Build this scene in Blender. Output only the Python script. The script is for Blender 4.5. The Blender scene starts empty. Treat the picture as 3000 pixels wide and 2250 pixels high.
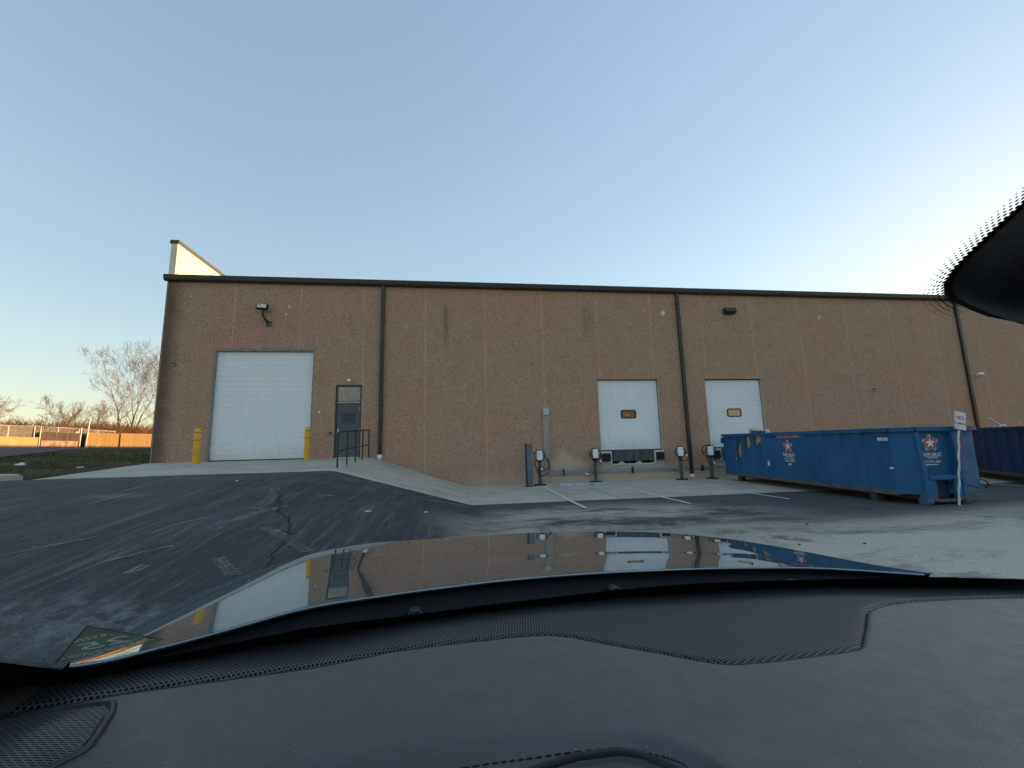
import bpy, bmesh, math, random
from math import sin, cos, pi, radians, sqrt, atan2
from mathutils import Vector, Matrix, noise

scene = bpy.context.scene
COL = scene.collection
R = random.Random(7)

# ------------------------------------------------------------------ helpers
class MB:
    """collects vertices and faces for one mesh"""
    def __init__(s): s.v = []; s.f = []
    def add(s, vs, fs):
        b = len(s.v); s.v += [tuple(p) for p in vs]; s.f += [tuple(i + b for i in f) for f in fs]; return s
    def box(s, x0, y0, z0, x1, y1, z1):
        x0, x1 = min(x0, x1), max(x0, x1); y0, y1 = min(y0, y1), max(y0, y1); z0, z1 = min(z0, z1), max(z0, z1)
        return s.add([(x0,y0,z0),(x1,y0,z0),(x1,y1,z0),(x0,y1,z0),(x0,y0,z1),(x1,y0,z1),(x1,y1,z1),(x0,y1,z1)],
                     [(0,3,2,1),(4,5,6,7),(0,1,5,4),(1,2,6,5),(2,3,7,6),(3,0,4,7)])
    def prism(s, pts, d):
        """closed polygon pts (3-D) swept by vector d"""
        n = len(pts); d = Vector(d); a = [Vector(p) for p in pts]; b = [p + d for p in a]
        return s.add(a + b, [tuple(range(n - 1, -1, -1)), tuple(range(n, 2 * n))] +
                     [(i, (i + 1) % n, n + (i + 1) % n, n + i) for i in range(n)])
    def tube(s, pts, r, n=8, cap=True):
        pts = [Vector(p) for p in pts]; rs = r if isinstance(r, (list, tuple)) else [r] * len(pts)
        vs = []; fs = []; up = None
        for i, p in enumerate(pts):
            t = (pts[min(i + 1, len(pts) - 1)] - pts[max(i - 1, 0)])
            t = t.normalized() if t.length > 1e-9 else Vector((0, 0, 1))
            if up is None:
                up = Vector((0, 0, 1)) if abs(t.z) < .9 else Vector((1, 0, 0))
            a = t.cross(up)
            a = a.normalized() if a.length > 1e-6 else t.orthogonal().normalized()
            b = a.cross(t); up = b
            for k in range(n):
                q = 2 * pi * k / n
                vs.append(p + (a * cos(q) + b * sin(q)) * rs[i])
        m = len(pts)
        for i in range(m - 1):
            for k in range(n):
                fs.append((i*n + k, i*n + (k+1) % n, (i+1)*n + (k+1) % n, (i+1)*n + k))
        if cap:
            fs.append(tuple(range(n - 1, -1, -1))); fs.append(tuple((m-1)*n + k for k in range(n)))
        return s.add(vs, fs)
    def grid(s, fn, nu, nv):
        vs = [fn(i / nu, j / nv) for j in range(nv + 1) for i in range(nu + 1)]
        return s.add(vs, [(j*(nu+1)+i, j*(nu+1)+i+1, (j+1)*(nu+1)+i+1, (j+1)*(nu+1)+i) for j in range(nv) for i in range(nu)])
    def lathe(s, prof, c=(0,0,0), n=20):
        """prof: (radius, z) list around a vertical axis"""
        c = Vector(c)
        vs = [c + Vector((r*cos(2*pi*k/n), r*sin(2*pi*k/n), z)) for r, z in prof for k in range(n)]
        m = len(prof)
        return s.add(vs, [(i*n+k, i*n+(k+1) % n, (i+1)*n+(k+1) % n, (i+1)*n+k) for i in range(m-1) for k in range(n)])
    def poly(s, pts): return s.add(pts, [tuple(range(len(pts)))])
    def xf(s, M):
        s.v = [tuple(M @ Vector(p)) for p in s.v]; return s

def obj(name, mb, m, parent=None, smooth=None, bevel=0, fix=True):
    me = bpy.data.meshes.new(name); me.from_pydata(mb.v, [], mb.f); me.update()
    if fix:
        bm = bmesh.new(); bm.from_mesh(me); bmesh.ops.recalc_face_normals(bm, faces=bm.faces); bm.to_mesh(me); bm.free()
    if smooth:
        for p in me.polygons: p.use_smooth = True
        if smooth < 180: me.set_sharp_from_angle(angle=radians(smooth))
    me.materials.append(m)
    o = bpy.data.objects.new(name, me); COL.objects.link(o)
    if parent: o.parent = parent
    if bevel:
        b = o.modifiers.new('bevel', 'BEVEL'); b.width = bevel; b.segments = 2; b.limit_method = 'ANGLE'; b.angle_limit = radians(50)
    return o

def tag(o, label=None, cat=None, group=None, kind=None):
    if label: o['label'] = label
    if cat: o['category'] = cat
    if group: o['group'] = group
    if kind: o['kind'] = kind
    return o

def thing(name, label, cat, loc=(0,0,0), rz=0, group=None):
    o = bpy.data.objects.new(name, None); COL.objects.link(o); o.empty_display_size = .2
    o.location = loc; o.rotation_euler = (0, 0, rz)
    return tag(o, label, cat, group)

def struct(name, mb, m, smooth=None, fix=True, label=None):
    o = obj(name, mb, m, None, smooth, fix=fix); o['kind'] = 'structure'
    if label: o['label'] = label
    return o

def dup(root, loc, rz=0, label=None):
    r = root.copy(); COL.objects.link(r); r.location = loc; r.rotation_euler = (0, 0, rz)
    if label: r['label'] = label
    for ch in list(root.children):
        c = ch.copy(); COL.objects.link(c); c.parent = r
        for g in list(ch.children):
            d = g.copy(); COL.objects.link(d); d.parent = c
    return r

def text_mesh(txt, size, ex=0.0, align='CENTER', sx=1.0):
    """letters as (verts, faces) lying in the XZ plane, facing -Y"""
    cu = bpy.data.curves.new('letters', 'FONT'); cu.body = txt; cu.size = size; cu.align_x = align; cu.align_y = 'CENTER'
    cu.extrude = ex; cu.offset = size * .012; cu.resolution_u = 3
    o = bpy.data.objects.new('letters', cu); COL.objects.link(o)
    dg = bpy.context.evaluated_depsgraph_get(); me = bpy.data.meshes.new_from_object(o.evaluated_get(dg))
    vs = [(v.co.x * sx, -v.co.z, v.co.y) for v in me.vertices]; fs = [tuple(p.vertices) for p in me.polygons]
    bpy.data.objects.remove(o); bpy.data.curves.remove(cu); bpy.data.meshes.remove(me)
    return vs, fs

def place(vs, o, u, w):
    """map XZ-plane letters to point o with axes u (reading direction) and w (up)"""
    o, u, w = Vector(o), Vector(u), Vector(w); n = u.cross(w)
    return [o + u * p[0] + w * p[2] - n * p[1] for p in vs]

# ------------------------------------------------------------------ node materials
class NM:
    def __init__(s, name):
        s.m = bpy.data.materials.new(name); s.m.use_nodes = True; s.t = s.m.node_tree; s.t.nodes.clear()
        s.out = s.t.nodes.new('ShaderNodeOutputMaterial')
        s.tc = s.t.nodes.new('ShaderNodeTexCoord')
    def n(s, typ, **kw):
        nd = s.t.nodes.new(typ)
        for k, v in kw.items():
            if k.startswith('i_'):
                key = k[2:]; key = int(key) if key.isdigit() else key.replace('_', ' ')
                if hasattr(v, 'is_output') or isinstance(v, bpy.types.NodeSocket): s.t.links.new(v, nd.inputs[key])
                else: nd.inputs[key].default_value = v
            else: setattr(nd, k, v)
        return nd
    def co(s, scale=(1,1,1), loc=(0,0,0), rot=(0,0,0)):
        return s.n('ShaderNodeMapping', i_Vector=s.tc.outputs['Object'], i_Scale=scale, i_Location=loc, i_Rotation=rot).outputs[0]
    def noise(s, sc, detail=3, rough=.55, vec=None, dist=0):
        return s.n('ShaderNodeTexNoise', i_Vector=vec or s.tc.outputs['Object'], i_Scale=sc, i_Detail=detail, i_Roughness=rough, i_Distortion=dist).outputs[0]
    def vor(s, sc, vec=None, feature='F1', out='Distance'):
        return s.n('ShaderNodeTexVoronoi', feature=feature, i_Vector=vec or s.tc.outputs['Object'], i_Scale=sc).outputs[out]
    def ramp(s, fac, *stops):
        r = s.n('ShaderNodeValToRGB', i_Fac=fac); e = r.color_ramp.elements
        while len(e) < len(stops): e.new(.5)
        for k, (p, c) in enumerate(stops):
            e[k].position = p; e[k].color = (c, c, c, 1) if isinstance(c, (int, float)) else (*c, 1)
        return r.outputs[0]
    def mix(s, fac, a, b, mode='MIX'):
        nd = s.t.nodes.new('ShaderNodeMix'); nd.data_type = 'RGBA'; nd.blend_type = mode
        for q, v in ((0, fac), (6, a), (7, b)):
            sock = nd.inputs[q]
            if isinstance(v, bpy.types.NodeSocket): s.t.links.new(v, sock)
            elif isinstance(v, (int, float)): sock.default_value = v if q == 0 else (v, v, v, 1)
            else: sock.default_value = (*v, 1)
        return nd.outputs[2]
    def math(s, op, a, b=0.0, c=0.0, clampv=False):
        nd = s.t.nodes.new('ShaderNodeMath'); nd.operation = op; nd.use_clamp = clampv
        for k, v in enumerate((a, b, c)):
            if isinstance(v, bpy.types.NodeSocket): s.t.links.new(v, nd.inputs[k])
            else: nd.inputs[k].default_value = v
        return nd.outputs[0]
    def xyz(s, vec=None):
        r = s.n('ShaderNodeSeparateXYZ', i_0=vec or s.tc.outputs['Object']); return r.outputs
    def mr(s, v, a, b, c=0., d=1., smooth=True):
        nd = s.n('ShaderNodeMapRange', interpolation_type='SMOOTHSTEP' if smooth else 'LINEAR', i_Value=v)
        nd.inputs['From Min'].default_value = a; nd.inputs['From Max'].default_value = b
        nd.inputs['To Min'].default_value = c; nd.inputs['To Max'].default_value = d
        return nd.outputs[0]
    def bump(s, h, strength=.3, dist=.01):
        return s.n('ShaderNodeBump', i_Height=h, i_Strength=strength, i_Distance=dist).outputs[0]
    def bsdf(s, col, rough=.6, metal=0., spec=.5, normal=None, coat=0., coat_rough=.03, sheen=0.):
        b = s.n('ShaderNodeBsdfPrincipled')
        for k, v in (('Base Color', col), ('Roughness', rough), ('Metallic', metal), ('Specular IOR Level', spec), ('Coat Weight', coat),
                     ('Coat Roughness', coat_rough), ('Sheen Weight', sheen)):
            if isinstance(v, bpy.types.NodeSocket): s.t.links.new(v, b.inputs[k])
            elif k == 'Base Color': b.inputs[k].default_value = (*v, 1)
            else: b.inputs[k].default_value = v
        if normal: s.t.links.new(normal, b.inputs['Normal'])
        return b.outputs[0]
    def done(s, sh):
        s.t.links.new(sh, s.out.inputs[0]); return s.m

def simple(name, col, rough=.6, metal=0., var=.12, nsc=6., bump=0., spec=.5, coat=0.):
    k = NM(name); f = k.noise(nsc, 4)
    c = k.mix(k.ramp(f, (.3, 0.), (.7, 1.)), tuple(v * (1 - var) for v in col), tuple(min(1, v * (1 + var)) for v in col))
    nrm = k.bump(k.noise(nsc * 20, 2), bump, .004) if bump else None
    return k.done(k.bsdf(c, rough, metal, spec, nrm, coat))

M = {}
# ------------------------------------------------------------------ materials of the place
def m_aggregate():
    k = NM('exposed_aggregate'); o = k.xyz(); x, z = o[0], o[2]
    warp = k.noise(3, 2)
    big = k.noise(.35, 4, .6); mid = k.noise(1.3, 4, .6)
    base = k.mix(k.ramp(big, (.38, 0.), (.62, 1.)), (.465, .31, .218), (.49, .305, .22))
    base = k.mix(k.ramp(mid, (.48, 0.), (.66, .75)), base, (.41, .255, .17))
    base = k.mix(k.ramp(k.noise(.5, 4, .6, k.co((1, 1, 1), (7, 3, 2))), (.46, 0.), (.62, .75)), base, (.53, .27, .195))
    # panel to panel tone
    pid = k.math('FLOOR', k.math('DIVIDE', x, 2.44))
    wn = k.n('ShaderNodeTexWhiteNoise', noise_dimensions='1D', i_W=pid).outputs[0]
    base = k.mix(k.mr(wn, 0, 1, 0., .22), base, (.40, .275, .185))
    # pebbles
    v = k.vor(34, out='Color'); vs = k.n('ShaderNodeSeparateXYZ', i_0=v).outputs[0]
    base = k.mix(k.mr(vs, .70, .95, 0, .5), base, (.74, .53, .35))
    base = k.mix(k.mr(vs, .28, .08, 0, .48), base, (.18, .12, .085))
    fine = k.noise(70, 2, .6)
    base = k.mix(k.mr(fine, .35, .62, .4, 0), base, (.22, .15, .10))
    # damp, mossy strip at the building corner
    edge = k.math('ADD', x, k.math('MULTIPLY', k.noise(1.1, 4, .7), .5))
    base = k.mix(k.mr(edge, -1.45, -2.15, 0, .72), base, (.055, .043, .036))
    # run-off stain
    sx = k.math('ABSOLUTE', k.math('SUBTRACT', k.math('ADD', x, k.math('MULTIPLY', k.noise(2, 2), .12)), 8.2))
    st = k.math('MULTIPLY', k.mr(sx, .02, .16, 1, 0), k.math('MULTIPLY', k.mr(z, 5.2, 6.6), k.mr(z, 7.6, 7.1)))
    base = k.mix(k.math('MULTIPLY', st, .42), base, (.08, .055, .04))
    sx2 = k.math('ABSOLUTE', k.math('SUBTRACT', k.math('ADD', x, k.math('MULTIPLY', k.noise(1.5, 2), .3)), 14.35))
    st2 = k.math('MULTIPLY', k.mr(sx2, .05, .35, 1, 0), k.math('MULTIPLY', k.mr(z, 5.6, 6.6), k.mr(z, 7.7, 7.2)))
    base = k.mix(k.math('MULTIPLY', st2, .22), base, (.08, .055, .04))
    # pale lime bloom on the lower wall by the chargers, and the pale base course
    d1 = k.math('ADD', k.math('MULTIPLY', k.math('ABSOLUTE', k.math('SUBTRACT', x, 12.9)), .55), k.math('ABSOLUTE', k.math('SUBTRACT', z, .75)))
    d1 = k.math('ADD', d1, k.math('MULTIPLY', k.noise(2.2, 4), .7))
    base = k.mix(k.mr(d1, .5, 1.15, .62, 0), base, (.60, .50, .38))
    lo = k.math('ADD', z, k.math('MULTIPLY', k.noise(1.2, 4), .35))
    base = k.mix(k.math('MULTIPLY', k.mr(lo, 1.0, .35, 0, .4), k.mr(x, 8.5, 9.5)), base, (.55, .435, .32))
    low = k.math('MULTIPLY', k.mr(z, .30, .285, 0, 1), k.mr(x, 12.3, 12.36))
    base = k.mix(k.math('MULTIPLY', low, .75), base, k.mix(mid, (.48, .38, .28), (.58, .48, .37)))
    # caulked joints
    fx = k.math('SUBTRACT', k.math('FRACT', k.math('ADD', k.math('DIVIDE', k.math('ADD', x, k.math('MULTIPLY', warp, .012)), 2.44), .5)), .5)
    j = k.mr(k.math('ABSOLUTE', fx), .0030, .0058, .8, 0)
    j = k.math('MULTIPLY', j, k.mr(k.noise(.7, 2), .3, .5, .35, 1))
    jd = k.mr(k.noise(5, 2), .3, .7, .55, 1)
    base = k.mix(k.math('MULTIPLY', j, jd), base, (.70, .52, .36))
    h = k.mix(.5, k.vor(30), k.noise(60, 2))
    return k.done(k.bsdf(base, .93, spec=.2, normal=k.bump(h, .55, .015)))
M['agg'] = m_aggregate()

def m_concrete(name, a, b, stain=(.12, .11, .10)):
    k = NM(name); c = k.mix(k.ramp(k.noise(.9, 6, .65), (.35, 0.), (.68, 1.)), a, b)
    c = k.mix(k.ramp(k.noise(.45, 5, .7, k.co((1, 3, 1))), (.5, 0.), (.8, .55)), c, stain)
    c = k.mix(k.mr(k.noise(90, 2), .3, .6, .3, 0), c, tuple(v * .55 for v in a))
    c = k.mix(k.mr(k.vor(7), .06, .02, 0, .35), c, stain)
    return k.done(k.bsdf(c, .9, spec=.25, normal=k.bump(k.noise(120, 3), .25, .004)))
M['concrete'] = m_concrete('concrete', (.46, .42, .35), (.59, .54, .455))
M['concrete2'] = m_concrete('dock_concrete', (.42, .385, .33), (.54, .50, .43), (.18, .16, .14))

def blob(k, cx, cy, rx, ry, rot=0.):
    """soft ellipse on the ground plan"""
    o = k.xyz(); dx = k.math('SUBTRACT', o[0], cx); dy = k.math('SUBTRACT', o[1], cy); c, s = cos(rot), sin(rot)
    u = k.math('DIVIDE', k.math('ADD', k.math('MULTIPLY', dx, c), k.math('MULTIPLY', dy, s)), rx)
    v = k.math('DIVIDE', k.math('SUBTRACT', k.math('MULTIPLY', dy, c), k.math('MULTIPLY', dx, s)), ry)
    return k.mr(k.math('ADD', k.math('MULTIPLY', u, u), k.math('MULTIPLY', v, v)), 0., 1., 1., 0.)

def m_asphalt():
    k = NM('asphalt'); o = k.xyz(); x, y = o[0], o[1]
    n1 = k.noise(.6, 5, .6)
    old = k.mix(k.ramp(n1, (.35, 0.), (.7, 1.)), (.078, .078, .082), (.115, .112, .11))
    new = k.mix(k.ramp(n1, (.35, 0.), (.7, 1.)), (.045, .046, .048), (.072, .073, .075))
    edge = k.math('ADD', x, k.math('MULTIPLY', k.noise(1.6, 4), .5))
    c = k.mix(k.mr(edge, 9.25, 9.5), new, old)
    # sweeping pale scuffs on the sealed ramp
    s1 = k.noise(1.0, 6, .72, k.co((3.2, .30, 1), (0, 0, 0), (0, 0, radians(14))), .35)
    s1b = k.noise(2.2, 6, .75, k.co((4.6, .26, 1), (3, 1, 0), (0, 0, radians(6))), .3)
    left = k.mr(x, 9.6, 7.4)
    c = k.mix(k.math('MULTIPLY', k.ramp(s1, (.48, 0.), (.74, .65)), left), c, (.15, .152, .158))
    c = k.mix(k.math('MULTIPLY', k.ramp(s1b, (.52, 0.), (.72, .85)), left), c, (.21, .21, .205))
    c = k.mix(k.math('MULTIPLY', k.ramp(s1b, (.28, .5), (.42, .0)), left), c, (.025, .026, .032))
    # dusty crest and edges
    c = k.mix(k.math('MULTIPLY', blob(k, 4.6, -6.6, 3.4, 1.5, .1), k.ramp(k.noise(1.6, 5, .7), (.4, 0.), (.7, .6))), c, (.17, .16, .15))
    c = k.mix(k.math('MULTIPLY', blob(k, 5.9, -13.4, 1.6, .5, -.2), k.ramp(k.noise(7, 5, .7), (.42, 0.), (.62, .75))), c, (.24, .24, .235))
    c = k.mix(k.math('MULTIPLY', blob(k, 2.7, -8.85, .62, .30, -.15), k.ramp(k.noise(3, 5, .7), (.3, 0.), (.55, .85))), c, (.20, .18, .155))
    # dried mud and sand over the flat lot
    mud = k.noise(.55, 7, .68, k.co((.55, 1.5, 1), (4, 2, 0), (0, 0, radians(-8))), .4)
    fine = k.noise(6, 5, .7, k.co((.6, 1.6, 1)))
    mm = k.math('ADD', k.math('MULTIPLY', mud, .75), k.math('MULTIPLY', fine, .25))
    def dust(b, lo, hi, amt, col):
        return k.math('MULTIPLY', k.math('MULTIPLY', b, k.ramp(mm, (lo, 0.), (hi, 1.))), amt), col
    for b, lo, hi, amt, col in (
        (blob(k, 14.2, -12.9, 7.5, 4.2, .22), .35, .50, .93, (.68, .61, .505)),
        (blob(k, 18.0, -11.0, 6.0, 2.0, .30), .38, .54, .85, (.62, .555, .455)),
        (blob(k, 10.8, -8.8, 3.2, 3.0, -.2), .43, .56, .85, (.54, .48, .39)),
        (blob(k, 12.8, -8.0, 4.2, 2.2, -.35), .44, .56, .9, (.56, .50, .41)),
        (blob(k, 11.2, -6.2, 3.4, .8, 0), .48, .62, .6, (.25, .23, .20)),
        (blob(k, 18.5, -9.6, 3.5, .8, .1), .47, .62, .5, (.22, .205, .18))):
        f, cc = dust(b, lo, hi, amt, col); c = k.mix(f, c, cc)
    # damp brown in the mud
    c = k.mix(k.math('MULTIPLY', blob(k, 13.3, -10.5, 1.8, .9, -.1), k.ramp(k.noise(2.2, 6, .7), (.5, 0.), (.62, .85))), c, (.10, .085, .068))
    c = k.mix(k.math('MULTIPLY', blob(k, 16.5, -9.1, 3.4, .8, .05), k.ramp(mud, (.35, 0.), (.6, .7))), c, (.066, .066, .069))
    g = k.noise(130, 2, .6); c = k.mix(k.mr(g, .35, .62, .45, 0), c, (.02, .02, .022)); c = k.mix(k.mr(g, .62, .75, 0, .3), c, (.28, .27, .26))
    g2 = k.noise(38, 3, .75); c = k.mix(k.mr(g2, .30, .48, .4, 0), c, (.022, .022, .024)); c = k.mix(k.mr(g2, .58, .74, 0, .35), c, (.26, .25, .24)); c = k.mix(k.mr(k.vor(2.3), .045, .02, 0, .8), c, (.40, .39, .36))
    h = k.mix(.5, g, k.noise(28, 3))
    return k.done(k.bsdf(c, .88, spec=.3, normal=k.bump(h, .5, .01)))
M['asphalt'] = m_asphalt()

def m_lawn():
    k = NM('winter_lawn'); c = k.mix(k.ramp(k.noise(.5, 5, .65), (.35, 0.), (.65, 1.)), (.09, .09, .047), (.165, .15, .085))
    c = k.mix(k.ramp(k.noise(2.2, 5, .7), (.5, 0.), (.75, .8)), c, (.14, .115, .06))
    o = k.xyz(); e = k.math('ADD', k.math('MULTIPLY', k.math('ADD', o[0], 2.5), -1.), k.math('MULTIPLY', k.noise(1.4, 5, .7), 2.2))
    near = k.math('MULTIPLY', k.mr(e, 3.6, 1.4), k.mr(o[1], 2.0, -1.0))
    c = k.mix(k.math('MULTIPLY', near, .85), c, k.mix(k.noise(9, 4), (.07, .045, .028), (.17, .115, .07)))
    c = k.mix(k.mr(k.noise(55, 3, .7), .3, .6, .6, 0), c, (.012, .014, .008))
    return k.done(k.bsdf(c, .95, spec=.1, normal=k.bump(k.noise(40, 4, .7), .9, .05)))
M['lawn'] = m_lawn()

def m_door():
    k = NM('white_door_paint'); o = k.xyz()
    c = k.mix(k.ramp(k.noise(.7, 5, .65), (.35, 0.), (.7, 1.)), (.80, .815, .82), (.86, .87, .875))
    c = k.mix(k.ramp(k.noise(1.6, 6, .7, k.co((3, 1, .5))), (.55, 0.), (.8, .4)), c, (.52, .52, .50))
    gz_ = k.math('ADD', o[2], k.math('MULTIPLY', k.noise(2.5, 5, .7, k.co((2.5, 1, .6))), 1.1))
    c = k.mix(k.mr(gz_, 2.5, 1.6, 0, .38), c, (.42, .41, .38))
    c = k.mix(k.mr(k.vor(1.7), .05, .02, 0, .6), c, (.35, .34, .32))
    return k.done(k.bsdf(c, .5, spec=.4, normal=k.bump(k.noise(60, 2), .06, .003)))
M['door'] = m_door()

M['bronze'] = simple('dark_bronze_metal', (.030, .024, .022), .42, .0, .25, 3, .05)
M['black'] = simple('black_paint', (.013, .013, .014), .45, 0, .2, 8, .05)
M['rubber'] = simple('black_rubber', (.012, .012, .013), .8, 0, .3, 12, .25)
M['greydoor'] = simple('grey_door_paint', (.085, .095, .108), .42, 0, .10, 3, .03)
M['frame'] = simple('dark_grey_frame', (.05, .054, .06), .5, 0, .15, 4)
M['galv'] = simple('galvanised_steel', (.46, .48, .49), .42, .55, .12, 14, .05)
M['alu'] = simple('aluminium', (.62, .63, .64), .35, .9, .08, 10)
M['yellow'] = simple('yellow_plastic_sleeve', (.70, .40, .012), .38, 0, .07, 4, .03)
M['redband'] = simple('dark_red_band', (.20, .03, .015), .5, 0, .1, 4)
M['post'] = simple('grey_painted_steel', (.135, .145, .17), .55, 0, .22, 5, .2)
M['charc'] = simple('charcoal_steel', (.075, .08, .09), .45, 0, .15, 5)
M['white'] = simple('white_plastic', (.86, .87, .88), .35, 0, .04, 5)
M['offwhite'] = simple('off_white_paint', (.62, .60, .55), .6, 0, .2, 5, .1)
M['cream'] = simple('cream_steel_angle', (.56, .50, .38), .6, 0, .25, 6, .1)
M['paleblue'] = simple('pale_blue_paint', (.33, .39, .41), .75, 0, .22, 4, .3)
M['green'] = simple('green_pipe', (.35, .58, .50), .5, 0, .1, 5)
M['lip'] = None
def m_lip():
    k = NM('worn_steel_lip'); c = k.mix(k.ramp(k.noise(2.2, 6, .7, k.co((2.5, 1, .7))), (.35, 0.), (.72, 1.)), (.045, .048, .052), (.125, .135, .14))
    c = k.mix(k.ramp(k.noise(9, 5, .7), (.6, 0.), (.75, .5)), c, (.20, .20, .19))
    return k.done(k.bsdf(c, .6, .2, normal=k.bump(k.noise(30, 3), .2, .004)))
M['lip'] = m_lip()

def m_line():
    k = NM('road_paint'); c = k.mix(k.ramp(k.noise(7, 5, .7), (.35, 0.), (.6, 1.)), (.42, .46, .49), (.68, .73, .76))
    c = k.mix(k.ramp(k.noise(22, 5, .75), (.62, 0.), (.74, .8)), c, (.16, .16, .16))
    return k.done(k.bsdf(c, .8, spec=.3))
M['line'] = m_line()

def m_chalk():
    """worn tyre prints: paint-like dust broken up so that the asphalt shows between"""
    k = NM('chalky_tyre_print'); f = k.ramp(k.noise(30, 5, .8, k.co((1, 1, 1)), .3), (.44, 0.), (.62, 1.))
    g = k.ramp(k.noise(2.0, 3, .6), (.3, .25), (.6, .85))
    d = k.bsdf(k.mix(k.noise(25, 3), (.22, .22, .21), (.42, .42, .41)), .95, spec=.1)
    t = k.n('ShaderNodeBsdfTransparent').outputs[0]
    return k.done(k.n('ShaderNodeMixShader', i_0=k.math('MULTIPLY', k.math('MULTIPLY', f, g), .85), i_1=t, i_2=d).outputs[0])
M['chalk'] = m_chalk()
def m_scuff():
    k = NM('dusty_scuff'); o = k.xyz(); f = k.ramp(k.noise(9, 6, .8, k.co((3, .6, 1)), .2), (.42, 0.), (.66, .8))
    d = k.bsdf((.30, .295, .28), .95, spec=.1); t = k.n('ShaderNodeBsdfTransparent').outputs[0]
    return k.done(k.n('ShaderNodeMixShader', i_0=f, i_1=t, i_2=d).outputs[0])
M['scuff'] = m_scuff()
M['crack'] = simple('crack_black', (.008, .008, .009), .95, 0, .2, 5)  # near-black colour of the cracks and slab joints

def m_blue(name, a, b, rust=.5):
    k = NM(name); c = k.mix(k.ramp(k.noise(.9, 5, .65), (.35, 0.), (.7, 1.)), a, b)
    c = k.mix(k.ramp(k.noise(1.6, 6, .7, k.co((3, 3, .5))), (.55, 0.), (.8, .55)), c, tuple(v * .5 for v in a))
    c = k.mix(k.ramp(k.noise(5, 6, .75), (.66, 0.), (.74, .8 * rust)), c, (.10, .052, .03))
    c = k.mix(k.ramp(k.noise(11, 5, .75, k.co((1, 1, 1), (5, 5, 5))), (.68, 0.), (.74, .6)), c, (.32, .38, .42))
    o = k.xyz(); low = k.math('ADD', o[2], k.math('MULTIPLY', k.noise(2, 4), .25))
    c = k.mix(k.mr(low, .52, .3, 0, .55), c, (.10, .095, .09))
    return k.done(k.bsdf(c, k.mr(k.noise(3, 4), .3, .7, .45, .68), spec=.3, normal=k.bump(k.noise(2.2, 4), .25, .05)))
M['blue'] = m_blue('blue_container_paint', (.012, .088, .205), (.020, .122, .275), .95)
M['navy'] = m_blue('navy_container_paint', (.010, .028, .085), (.014, .038, .115), .25)
M['dirty'] = simple('grimy_steel', (.10, .098, .09), .8, 0, .35, 4, .3)
M['rust'] = simple('rusty_steel', (.10, .062, .042), .85, 0, .45, 7, .4)
M['card'] = simple('tan_cardboard', (.52, .38, .25), .85, 0, .25, 4, .1)
M['decal_w'] = simple('white_decal', (.72, .73, .74), .5, 0, .06, 6)
M['decal_r'] = simple('red_decal', (.42, .028, .045), .5, 0, .12, 6)
M['decal_p'] = simple('faded_red_decal', (.62, .30, .30), .55, 0, .12, 9)
M['paper'] = simple('white_plastic_litter', (.66, .70, .74), .6, 0, .08, 9)

def m_wood(name, a, b):
    k = NM(name); o = k.xyz(); pid = k.math('FLOOR', k.math('DIVIDE', o[1], .14))
    wn = k.n('ShaderNodeTexWhiteNoise', noise_dimensions='1D', i_W=pid).outputs[0]
    c = k.mix(wn, a, b); c = k.mix(k.ramp(k.noise(1.5, 5, .7, k.co((1, 6, .8))), (.5, 0.), (.78, .75)), c, tuple(v * .4 for v in a))
    g = k.math('ABSOLUTE', k.math('SUBTRACT', k.math('FRACT', k.math('DIVIDE', o[1], .14)), .5))
    c = k.mix(k.mr(g, .44, .48), c, (.03, .02, .012))
    return k.done(k.bsdf(c, .85, spec=.2))
M['wood'] = m_wood('fence_boards', (.20, .13, .060), (.265, .178, .085))
M['screen'] = m_wood('dark_gate_screen', (.050, .036, .030), (.085, .062, .05))
M['limewall'] = m_concrete('painted_block_wall', (.33, .235, .12), (.40, .29, .15), (.20, .13, .07))
M['palepost'] = simple('pale_post_paint', (.70, .62, .42), .6, 0, .12, 4)
M['bark'] = None
def m_bark():
    k = NM('pale_bark'); c = k.mix(k.ramp(k.noise(1.4, 5, .7), (.38, 0.), (.64, 1.)), (.12, .085, .068), (.35, .255, .205))
    return k.done(k.bsdf(c, .9, spec=.15))
M['bark'] = m_bark()
M['twig'] = simple('brown_twigs', (.135, .062, .030), .9, 0, .45, .6)
M['grass'] = simple('grass_blades', (.135, .125, .065), .9, 0, .5, .8, 0, .1)
M['parapet'] = simple('pale_parapet_panel', (.78, .70, .50), .85, 0, .10, 2, .1)
M['roof'] = simple('pale_metal_roof', (.55, .56, .57), .4, .3, .08, 2)
M['glass'] = None
def m_glass(name, tint, dark):
    k = NM(name); w = k.bump(k.noise(2.6, 2), .12, .05)
    return k.done(k.bsdf(tint, .03, spec=1.0, metal=dark, normal=w))
M['pane'] = m_glass('window_glass', (.20, .20, .20), .85)
M['dockpane'] = m_glass('door_light_glass', (.24, .20, .155), .75)
M['lens'] = None
def m_lens():
    k = NM('flood_lens'); c = k.mix(k.ramp(k.noise(14, 3, .6, k.co((1, 1, 2))), (.5, 0.), (.58, 1.)), (.75, .70, .52), (.07, .10, .10))
    return k.done(k.bsdf(c, .2, spec=.6))
M['lens'] = m_lens()

# car
def m_paint():
    k = NM('grey_green_car_paint'); f = k.noise(900, 1)
    c = k.mix(f, (.25, .325, .36), (.28, .35, .385))
    return k.done(k.bsdf(c, .012, .84))
M['paint'] = m_paint()

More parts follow.
